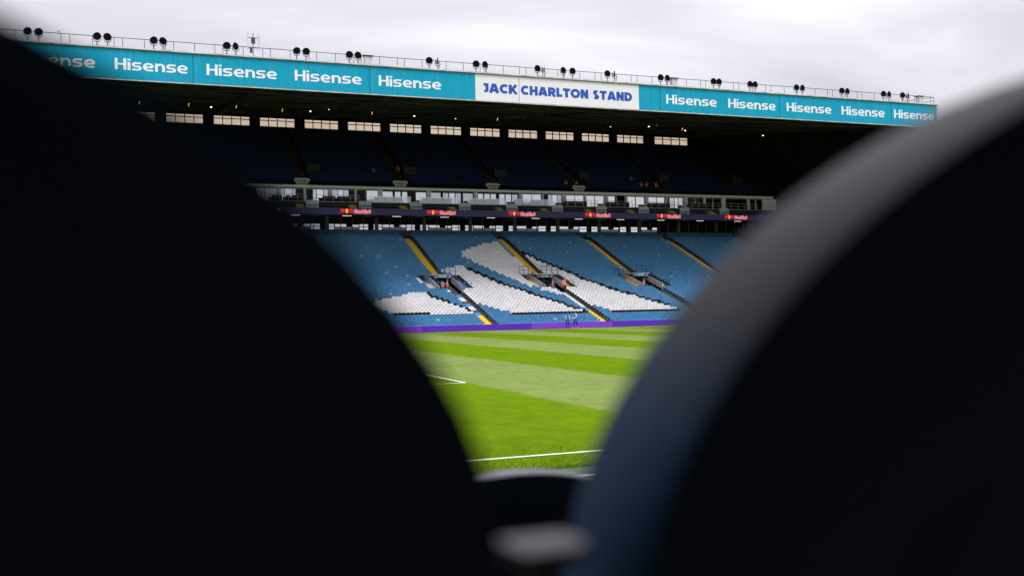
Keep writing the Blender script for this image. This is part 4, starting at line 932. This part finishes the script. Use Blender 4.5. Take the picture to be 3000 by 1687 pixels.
for (px, py), t in LP:
    y = 138.0; p = at(px, py, y)
    i = nw[t]; nw[t] += 1
    nm = {'w': 'bright white', 's': 'tiny dim', 'y': 'yellow strip'}[t]
    e = empty('roof_lamp', p, f'{nm} lamp hanging under the dark roof, {ORD[i]} of its kind', 'lamp', 'small lamps under the roof')
    if t == 'y': MB().add([(-0.09, 0, -0.2), (0.0, 0, -0.2), (0.09, 0, 0.2), (0.0, 0, 0.2), (-0.09, 0.08, -0.2), (0.0, 0.08, -0.2), (0.09, 0.08, 0.2), (0.0, 0.08, 0.2)], [(0, 1, 2, 3), (7, 6, 5, 4), (0, 4, 5, 1), (1, 5, 6, 2), (2, 6, 7, 3), (3, 7, 4, 0)]).build('light_strip', M['strip_glow'], e)
    else:
        s = 0.14 if t == 'w' else 0.08
        MB().prism([(s * math.cos(R(q)), 0.6 * s * math.sin(R(q))) for q in range(0, 360, 45)], 'y', 0, 0.1).build('lamp_head', M['lamp_glow'], e)
    MB().tube((0, 0.1, 0.0), (0, 0.1, rz(y) - p.z), 0.03).build('hanger', M['black_metal'], e)

M['speaker'] = mat('grey_speaker_cloth', (0.12, 0.14, 0.14), 0.7)
for i, (px, py) in enumerate((y1(1455, 745), y1(1567, 750), y2(78, 597), y2(818, 625), y2(912, 628), y2(1390, 652), y3(338, 556), y3(385, 557), y3(442, 560), y3(1165, 602), y3(1220, 605), y3(1290, 605))):
    p = at(px, py, 125.0)
    e = empty('roof_speaker', p, f'small grey speaker box hanging under the dark roof, {ORD[i]} from the left', 'speaker', 'speaker boxes under the roof')
    MB().box(-0.2, 0.2, 0, 0.35, -0.16, 0.16).build('cabinet', M['speaker'], e); MB().box(-0.17, 0.17, -0.02, 0.0, -0.13, 0.13).build('grille', M['dark_metal'], e); MB().tube((0, 0.15, 0.16), (0, 0.15, max(0.3, rz(125) - p.z)), 0.03).build('hanger', M['black_metal'], e)

# perimeter boards along the pitch
BX = [at(px, 965, 100.77).x for px in (1000, 1236.8, 1557.7, 1796.5, 2010, 2200)]
BX = [14.0] + BX[1:5] + [78.0]
BL = ['pale purple pitch side screen at the left, beside the left seat back', 'deep violet pitch side screen below the left yellow stair', 'pale purple pitch side screen behind the two people in blue bibs', 'deep violet pitch side screen below the right yellow stair', 'dark purple pitch side screen hidden behind the right seat back']
for i, (xa, xb) in enumerate(zip(BX[:-1], BX[1:])):
    e = empty('perimeter_board', (xa, 100.77, 0), BL[i], 'advertising board', 'purple screens along the far touchline')
    MB().box(0, xb - xa, 0, 0.05, 0.03, 0.66).build('screen', M['led_purple' if i % 2 == 0 else 'led_violet'], e)
    MB().box(0, xb - xa, 0.06, 0.16, 0.02, 0.64).build('back_frame', M['black_metal'], e)
MB().box(X0, X1, 101.2, 101.7, -0.02, rowZ(0)).build('front_wall', M['concrete'], stand, -stand.location)

# ------------------------------------------------------------------ people
SKIN = mat('skin', (0.42, 0.24, 0.17), 0.6); SKIN2 = mat('dark_skin', (0.10, 0.055, 0.04), 0.6)
SHIRT = mat('white_shirt', (0.50, 0.49, 0.52), 0.8); TROU = mat('black_trousers', (0.008, 0.008, 0.010), 0.8); SHOE = mat('black_shoes', (0.006, 0.006, 0.006), 0.5)
YSHOE = mat('yellow_shoes', (0.75, 0.50, 0.06), 0.6); BIB = mat('blue_bib', (0.006, 0.10, 0.42), 0.7); ORANGE = mat('orange_vest', (0.85, 0.10, 0.02), 0.6, emit=(1.0, 0.10, 0.02), estr=0.015)  # orange vest is given a faint glow to show in the dark
BAND = mat('reflective_band', (0.75, 0.62, 0.50), 0.4); HAIR = mat('dark_hair', (0.012, 0.010, 0.010), 0.7); GREYH = mat('grey_hair', (0.22, 0.20, 0.19), 0.7); CAPM = mat('grey_blue_cap', (0.10, 0.14, 0.20), 0.7); REDM = mat('red_vest', (0.70, 0.03, 0.03), 0.6)
def person_mesh(J, skin, shoe, trou=TROU, shirt=SHIRT):
    """One continuous skinned body from a posed skeleton."""
    names = list(J); idx = {n: i for i, n in enumerate(names)}
    E = []
    chain = ['pelvis', 'spine', 'chest', 'neck', 'head_low', 'head_mid', 'head_top']
    E += [(a, b) for a, b in zip(chain[:-1], chain[1:])]
    for s in 'LR':
        E += [('chest', 'sh' + s), ('sh' + s, 'el' + s), ('el' + s, 'wr' + s), ('wr' + s, 'ha' + s), ('pelvis', 'hi' + s), ('hi' + s, 'kn' + s), ('kn' + s, 'an' + s), ('an' + s, 'to' + s)]
    vs = [Vector(J[n][0]) for n in names]; rr = [J[n][1] for n in names]
    E = [(idx[a], idx[b]) for a, b in E]
    # nose
    h = Vector(J['head_mid'][0]); fw = Vector(J['face']) if 'face' in J else Vector((0, -1, 0))
    me = bpy.data.meshes.new('tmp'); me.from_pydata(vs, E, []); o = bpy.data.objects.new('tmp', me); COL.objects.link(o)
    o.modifiers.new('s', 'SKIN'); 
    sv = me.skin_vertices[0].data
    for i, n in enumerate(names):
        r = rr[i]; sv[i].radius = (r, r) if isinstance(r, float) else r
        sv[i].use_root = (n == 'pelvis')
    ss = o.modifiers.new('d', 'SUBSURF'); ss.levels = 1; ss.render_levels = 1
    dg = bpy.context.evaluated_depsgraph_get(); dg.update()
    out = bpy.data.meshes.new_from_object(o.evaluated_get(dg)); bpy.data.objects.remove(o); bpy.data.meshes.remove(me)
    out.name = 'body'; out.materials.clear()
    for m in (skin, shirt, trou, shoe): out.materials.append(m)
    segs = []
    mi = {'neck': 0, 'head_low': 0, 'head_mid': 0, 'head_top': 0, 'haL': 0, 'haR': 0, 'toL': 3, 'toR': 3, 'knL': 2, 'knR': 2, 'anL': 2, 'anR': 2, 'hiL': 2, 'hiR': 2}
    for a, b in E: segs.append((vs[a], vs[b], mi.get(names[b], 1)))
    for p in out.polygons:
        c = p.center; best = None
        for a, b, k in segs:
            d = b - a; t = max(0, min(1, (c - a).dot(d) / max(d.dot(d), 1e-9))); q = (c - a - d * t).length
            if best is None or q < best[0]: best = (q, k)
        p.material_index = best[1]; p.use_smooth = True
    # face: nose, brows and ears grown from the head as small bumps on the same mesh
    return out
def pose(h=1.8, arms='down', legs='stand', bow=0.0, face=0.0):
    s = h / 1.8
    J = {'pelvis': ((0, 0, 0.97), (0.155, 0.11)), 'spine': ((0, 0.0, 1.16), (0.145, 0.10)), 'chest': ((0, 0.0, 1.36), (0.165, 0.11)), 'neck': ((0, 0.0 - bow * 0.3, 1.50), 0.055),
         'head_low': ((0, -0.02 - bow * 0.6, 1.57), 0.065), 'head_mid': ((0, -0.025 - bow, 1.66 - bow * 0.2), (0.082, 0.095)), 'head_top': ((0, -0.015 - bow * 1.2, 1.745 - bow * 0.4), 0.062)}
    for q, sx in (('L', -1), ('R', 1)):
        J['sh' + q] = ((sx * 0.19, 0, 1.42), 0.062)
        el, wr, ha = (sx * 0.235, 0.03, 1.14), (sx * 0.235, -0.03, 0.90), (sx * 0.23, -0.06, 0.80)
        if arms == 'front' or (arms == 'left_reach' and q == 'L'):
            el, wr, ha = (sx * 0.245, -0.03, 1.15), (sx * 0.13, -0.26, 1.08), (sx * 0.06, -0.32, 1.07)
        if arms == 'reach':
            el, wr, ha = (sx * 0.21, -0.08, 1.16), (sx * 0.17, -0.32, 1.02), (sx * 0.15, -0.41, 1.00)
        if arms == 'chin' and q == 'L':
            el, wr, ha = (sx * 0.22, -0.10, 1.16), (sx * 0.10, -0.20, 1.38), (sx * 0.05, -0.17, 1.47)
        if arms == 'lap':
            el, wr, ha = (sx * 0.23, -0.05, 1.15), (sx * 0.14, -0.28, 1.05), (sx * 0.08, -0.36, 1.05)
        J['el' + q] = (el, 0.046); J['wr' + q] = (wr, 0.032); J['ha' + q] = (ha, (0.038, 0.024))
        hi, kn, an, to = (sx * 0.095, 0, 0.91), (sx * 0.10, -0.02, 0.50), (sx * 0.105, 0.02, 0.085), (sx * 0.115, -0.14, 0.045)
        if legs == 'stride':
            if q == 'L': kn, an, to = (sx * 0.09, -0.16, 0.50), (sx * 0.09, -0.20, 0.085), (sx * 0.09, -0.36, 0.045)
            else: kn, an, to = (sx * 0.09, 0.10, 0.50), (sx * 0.09, 0.32, 0.10), (sx * 0.09, 0.17, 0.045)
        if legs == 'apart':
            kn, an, to = (sx * 0.13, -0.02, 0.50), (sx * 0.19, 0.02, 0.085), (sx * 0.24, -0.12, 0.045)
        if legs == 'sit':
            kn, an, to = (sx * 0.12, -0.44, 0.90), (sx * 0.12, -0.44, 0.49), (sx * 0.12, -0.60, 0.45)
        J['hi' + q] = (hi, 0.092); J['kn' + q] = (kn, 0.062); J['an' + q] = (an, 0.042); J['to' + q] = (to, 0.038)
    J = {k: (tuple(c * s for c in v[0]), (v[1] * s if isinstance(v[1], float) else tuple(c * s for c in v[1]))) for k, v in J.items()}
    return J
def vest_mesh(h, m, band=None, long=0.0):
    s = h / 1.8; b = MB(); n = 14
    Z = [0.84 - long, 0.98, 1.06, 1.12, 1.28, 1.38, 1.455]; A = [0.20, 0.19, 0.19, 0.19, 0.205, 0.205, 0.135]; B = [0.155, 0.15, 0.148, 0.148, 0.155, 0.15, 0.085]
    ring = lambda a, bb, z: [(a * s * math.cos(2 * math.pi * i / n), bb * s * math.sin(2 * math.pi * i / n), z * s) for i in range(n)]
    for j in range(len(Z) - 1):
        b.loops([ring(A[j], B[j], Z[j]), ring(A[j + 1], B[j + 1], Z[j + 1])], (False, False), mi=1 if (band and j == 2) else 0)
    return b.mesh('vest', [m, band or m], True)
def hair_mesh(J, kind):
    c = Vector(J['head_mid'][0]); b = MB(); n = 12; R_ = []
    for j, (z, r) in enumerate(((-0.03, 0.104), (0.03, 0.112), (0.08, 0.098), (0.115, 0.06), (0.125, 0.012))):
        R_.append([(c.x + r * 0.92 * math.cos(2 * math.pi * i / n), c.y + 0.015 + r * 1.05 * math.sin(2 * math.pi * i / n) * (1.0 if math.sin(2 * math.pi * i / n) > 0 else 0.86), c.z + 0.035 + z + (0.05 if (j == 0 and math.sin(2 * math.pi * i / n) < -0.3) else 0)) for i in range(n)])
    b.loops(R_, (False, True))
    if kind == 'cap': b.prism([(c.x - 0.07, c.y - 0.08), (c.x + 0.07, c.y - 0.08), (c.x + 0.05, c.y - 0.19), (c.x - 0.05, c.y - 0.19)], 'z', c.z + 0.06, c.z + 0.075)
    return b
def face_mesh(J):
    c = Vector(J['head_mid'][0]); b = MB()
    b.add([(c.x - 0.014, c.y - 0.088, c.z - 0.03), (c.x + 0.014, c.y - 0.088, c.z - 0.03), (c.x, c.y - 0.118, c.z - 0.028), (c.x, c.y - 0.09, c.z + 0.02)], [(0, 1, 2), (0, 2, 3), (2, 1, 3)])
    return b
EYE = mat('eye_dark', (0.02, 0.015, 0.012), 0.3)
def person(loc, yaw, label, h=1.8, arms='down', legs='stand', skin=SKIN, shoe=SHOE, vest=ORANGE, band=BAND, hair=HAIR, hk='hair', bow=0.0, group='stewards in orange vests', cat='person', detail=True):
    e = empty('person', loc, label, cat, group); e.rotation_euler = (0, 0, yaw)
    J = pose(h, arms, legs, bow)
    link('body', person_mesh(J, skin, shoe), e)
    link('vest', vest_mesh(h, vest, band, 0.10 if vest is BIB else 0.0), e)
    hair_mesh(J, hk).build('cap' if hk == 'cap' else 'hair', hair, e, smooth=True)
    face_mesh(J).build('nose', skin, e)
    c = Vector(J['head_mid'][0])
    if detail:
        for dx in (-0.032, 0.032): MB().box(c.x + dx - 0.012, c.x + dx + 0.012, c.y - 0.098, c.y - 0.08, c.z + 0.012, c.z + 0.024).build('eye', EYE, e)
        MB().box(c.x - 0.025, c.x + 0.025, c.y - 0.095, c.y - 0.075, c.z - 0.062, c.z - 0.053).build('mouth', EYE, e)
    # fingers grow out of each palm
    for q in 'LR':
        p = Vector(J['ha' + q][0]); w0 = Vector(J['wr' + q][0]); d = (p - w0).normalized(); sd = d.cross(Vector((0, 0, 1)))
        sd = sd.normalized() if sd.length > 0.1 else Vector((1, 0, 0))
        if sd.x * (1 if q == 'R' else -1) < 0 and abs(d.z) > 0.7: sd = -sd
        b = MB()
        for i, L in enumerate((0.060, 0.072, 0.068, 0.052)):
            a = p + sd * (i - 1.5) * 0.019; k = a + d * L * 0.6; t = k + (d * 0.5 - Vector((0, 0, 0.5)) * (1 if abs(d.z) < 0.7 else 0) + Vector((0, -0.4, 0)) * (1 if abs(d.z) > 0.7 else 0)) * L * 0.6
            b.tube(a, k, 0.0095, 5); b.tube(k, t, 0.0085, 5, 0.006)
        a = w0.lerp(p, 0.5) + sd * -0.03; b.tube(a, a + d * 0.03 - sd * 0.025, 0.011, 5); b.tube(a + d * 0.03 - sd * 0.025, a + d * 0.07 - sd * 0.02, 0.0095, 5, 0.007)
        b.build('fingers', skin, e)
    return e
def ground_pt(px, py, Z):
    d = ray(px, py); t = (Z - CAM[2]) / d.z; return Vector(CAM) + d * t
p = at(1663.5, 961, 99.3); p.z = 0
person(p, R(-15), 'person in grey cap and blue bib looking down at their hands by the pitch', 1.70, 'front', 'apart', SKIN2, SHOE, BIB, None, CAPM, 'cap', 0.06, 'people in blue bibs beside the pitch')
p = at(1686.5, 961, 99.4); p.z = 0
person(p, R(-75), 'dark haired person in blue bib and yellow shoes walking beside the purple screen', 1.88, 'reach', 'stride', SKIN, YSHOE, BIB, None, HAIR, 'hair', 0.03, 'people in blue bibs beside the pitch')
for k, dx, dy, yw, h, arm, lab, hm in ((1, -0.15, 117.0, 150, 1.72, 'front', 'steward in orange vest with back turned in the left stand tunnel', HAIR), (1, 0.62, 117.6, 60, 1.84, 'down', 'grey haired steward in orange vest in profile in the left stand tunnel', GREYH),
                                    (2, 1.00, 118.0, 35, 1.74, 'chin', 'steward in orange vest with a hand at the chin in the middle stand tunnel', GREYH), (2, 1.60, 115.7, 5, 1.86, 'down', 'dark haired steward in orange vest standing at the mouth of the middle stand tunnel', HAIR),
                                    (3, 0.10, 117.6, 40, 1.75, 'down', 'single steward in orange vest in the right stand tunnel', GREYH)):
    person((AIS[k + 2] + dx, dy, 4.22), R(yw), lab, h, arm, 'stand', SKIN, SHOE, ORANGE, BAND, hm)
# stewards sitting or standing in the dark upper tier
w5 = lambda x, y: (700 + x / 4.262, 480 + y / 4.262); w6 = lambda x, y: (1250 + x / 4.262, 480 + y / 4.262); w7 = lambda x, y: (1800 + x / 4.262, 480 + y / 4.262)
UPP = [(w5(915, 85), 'sit', 'person in pale red top sitting nearest the left white screen of the upper tier'), (w5(985, 55), 'sit', 'person in pale red top sitting one row above another above the left white screen'), (w5(1680, 95), 'sit', 'person in olive top sitting alone left of the second white screen'), (w5(1985, 85), 'stand', 'steward in red vest standing above the second white screen'),
       (w6(1740, 250), 'sit', 'steward in red vest sitting left of the rightmost white screen'), (w6(1872, 248), 'sit', 'steward in red vest sitting just above the rightmost white screen'), (w7(210, 212), 'sit', 'steward in pale red vest sitting highest at the right of the upper tier'), (w7(335, 280), 'sit', 'steward in red vest sitting left of another at the right of the upper tier'), (w7(402, 282), 'sit', 'steward in red vest sitting between a seated and a standing steward'), (w7(525, 270), 'stand', 'steward in red vest standing beside the rightmost upper stair')]
OLIVE = mat('olive_top', (0.10, 0.11, 0.04), 0.8)
for i, ((px, py), lg, lab) in enumerate(UPP):
    # the row whose seat tops this line of sight meets
    for r in range(UR):
        q = at(px, py, upY(r) + 0.35)
        base = upZ(r) + (0.40 + 0.35 if lg == 'sit' else 1.15)
        if q.z <= base: break
    v = ORANGE if i in (4, 5, 7, 8) else (REDM if i != 2 else OLIVE)
    person((q.x, upY(r) + 0.35, upZ(r) - (0.42 if lg == 'sit' else 0.0)), R(rng.uniform(-20, 20)), lab, 1.75, 'lap' if lg == 'sit' else 'down', lg, SKIN, SHOE, v, BAND if i > 3 else None, HAIR, group='people waiting in the upper tier', detail=False)
# one in the lower rows beside the left seat back
q = at(1037, 820, 119.0); person((q.x, 119.0, F(119.0) - 0.42), R(10), 'person in red sitting among blue seats beside the left seat back', 1.75, 'lap', 'sit', SKIN, SHOE, REDM, None, HAIR, group='people waiting in the lower tier', detail=False)

# ------------------------------------------------------------------ the near stand and the seats round the camera
SPW = 0.4805; ZC = CAM[2] - 0.0744; RA, RB = 0.2268, 0.1503; YS0 = 0.22
nb = MB()
for r in range(-4, 9):
    y = 0.34 - ROW * r; z = CAM[2] - 0.78 + 0.254 * r
    nb.box(-14, 16, y - ROW, y + 0.02, z - 0.5, z)
tag(nb.build('near_terrace_floor', M['dark_concrete']), kind='structure')
tag(MB().box(-40, 60, -30, -0.4, 13.0, 13.6).box(-40, 60, -30.5, -30, -0.4, 13.6).box(-40.5, -40, -30, 2.5, -0.4, 13.6).box(60, 60.5, -30, 2.5, -0.4, 13.6).build('unseen_shade_roof', M['roof_under']), kind='structure')  # unseen roof and walls, added to darken the seats round the camera
def near_seat_mesh(RA, RB, rim, deep=1.0):
    n = 72; out = []
    for i in range(n):
        t = 2 * math.pi * i / n; c, s = math.cos(t), math.sin(t)
        if s >= 0: out.append((RA * abs(c) ** (2 / 1.987) * (1 if c > 0 else -1), RB * s ** (2 / 1.987)))
        else:
            k = 3.0; out.append((RA * abs(c) ** (2 / k) * (1 if c > 0 else -1), -0.32 * abs(s) ** (2 / k)))
    def L(y, ins):
        f = (RA - ins) / RA; g = (RB - ins) / RB
        return [(x * f, y - 0.35 * z, z * g if z > 0 else z * (0.32 - ins) / 0.32) for x, z in out]
    def D(dy, ins): return [(p[0], p[1] + dy * (deep - 1) - dy * deep * (1 - max(1.0, min(1.0, (p[2] + 0.09) / 0.13))), p[2]) for p in L(dy, ins)]
    m = MB(); m.loops([L(0.004, 0.09), L(0.0, 0.035), L(0.001, 0.012), L(0.003, 0.0015)], (True, False))
    r = MB(); r.loops([L(0.003, 0.0015), D(0.007, 0.0), D(0.048, 0.0), D(0.053, 0.003), D(0.049, 0.008), D(0.040, 0.05), D(0.022, 0.09)], (False, True))
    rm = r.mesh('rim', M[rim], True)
    return m.mesh('backrest', M['navy_shell'], True), rm
NSM, NRM = near_seat_mesh(RA, RB, 'rim'); NSM2, NRM2 = near_seat_mesh(0.235, 0.19, 'rim_skylit', 0.6)
NP = MB(); NP.loops([[(-0.14, 0.05, -0.32), (0.14, 0.05, -0.32), (0.14, 0.09, -0.32), (-0.14, 0.09, -0.32)], [(-0.15, 0.06, -0.16), (0.15, 0.06, -0.16), (0.15, 0.11, -0.16), (-0.15, 0.11, -0.16)], [(-0.12, 0.07, -0.06), (0.12, 0.07, -0.06), (0.12, 0.09, -0.06), (-0.12, 0.09, -0.06)]]); NPM = NP.mesh('seat_pan', M['navy_shell'], True)
NBM = MB().box(-0.10, 0.10, 0.06, 0.11, -0.70, -0.30).mesh('bracket', M['dark_metal'])
def near_seat(x, y, z, label, rot=0.0, small=False, plain=False):
    e = empty('seat', (x, y, z), label, 'seat', 'dark seats of the near stand'); e.rotation_euler = (0, -rot, 0)
    o = link('backrest', NSM2 if small else NSM, e); ro_ = link('rim', NRM2 if small else NRM, o)
    if plain: ro_.material_slots[0].link = 'OBJECT'; ro_.material_slots[0].material = M['rim_shaded']
    link('seat_pan', NPM, e); link('bracket', NBM, e); return e
XL = -0.1441; XR = 0.3465
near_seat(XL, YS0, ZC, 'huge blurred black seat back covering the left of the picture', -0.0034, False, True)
near_seat(XR, YS0 - 0.002, ZC + 0.002, 'huge blurred dark blue seat back with grey sky-lit rim at the right', -0.0366)
pm = at(1455, 1360, YS0 + ROW)
near_seat(pm.x, YS0 + ROW, pm.z - 0.19, 'dark seat back with pale sky-lit rim one row lower, in the gap between two', 0.0, True)
near_seat(XL - SPW, YS0, ZC, 'dark seat back of the camera row, next along on the left')
near_seat(XR + SPW, YS0, ZC, 'dark seat back of the camera row, next along on the right')
near_seat(pm.x - SPW, YS0 + ROW, pm.z - 0.19, 'dark seat back one row lower, next along on the left', 0, True)
near_seat(pm.x + SPW, YS0 + ROW, pm.z - 0.19, 'dark seat back one row lower, next along on the right', 0, True)
p = at(1625, 1622, 0.23)
e = empty('arm_rest', p, 'blurred pale grey arm rest at the bottom between the two large seat backs', 'arm rest')
MB().loops([[(-0.0085, 0.0, -0.003), (0.0085, 0.0, -0.003), (0.0085, 0.0, 0.001), (-0.0085, 0.0, 0.001)], [(-0.0095, 0.005, -0.004), (0.0095, 0.005, -0.004), (0.0105, 0.005, 0.002), (-0.0105, 0.005, 0.002)], [(-0.0095, 0.018, -0.004), (0.0095, 0.018, -0.004), (0.0095, 0.018, 0.001), (-0.0095, 0.018, 0.001)]]).build('top', M['arm_grey'], e)
MB().box(-0.003, 0.003, 0.006, 0.016, -0.6, -0.0025).build('post', M['dark_metal'], e)
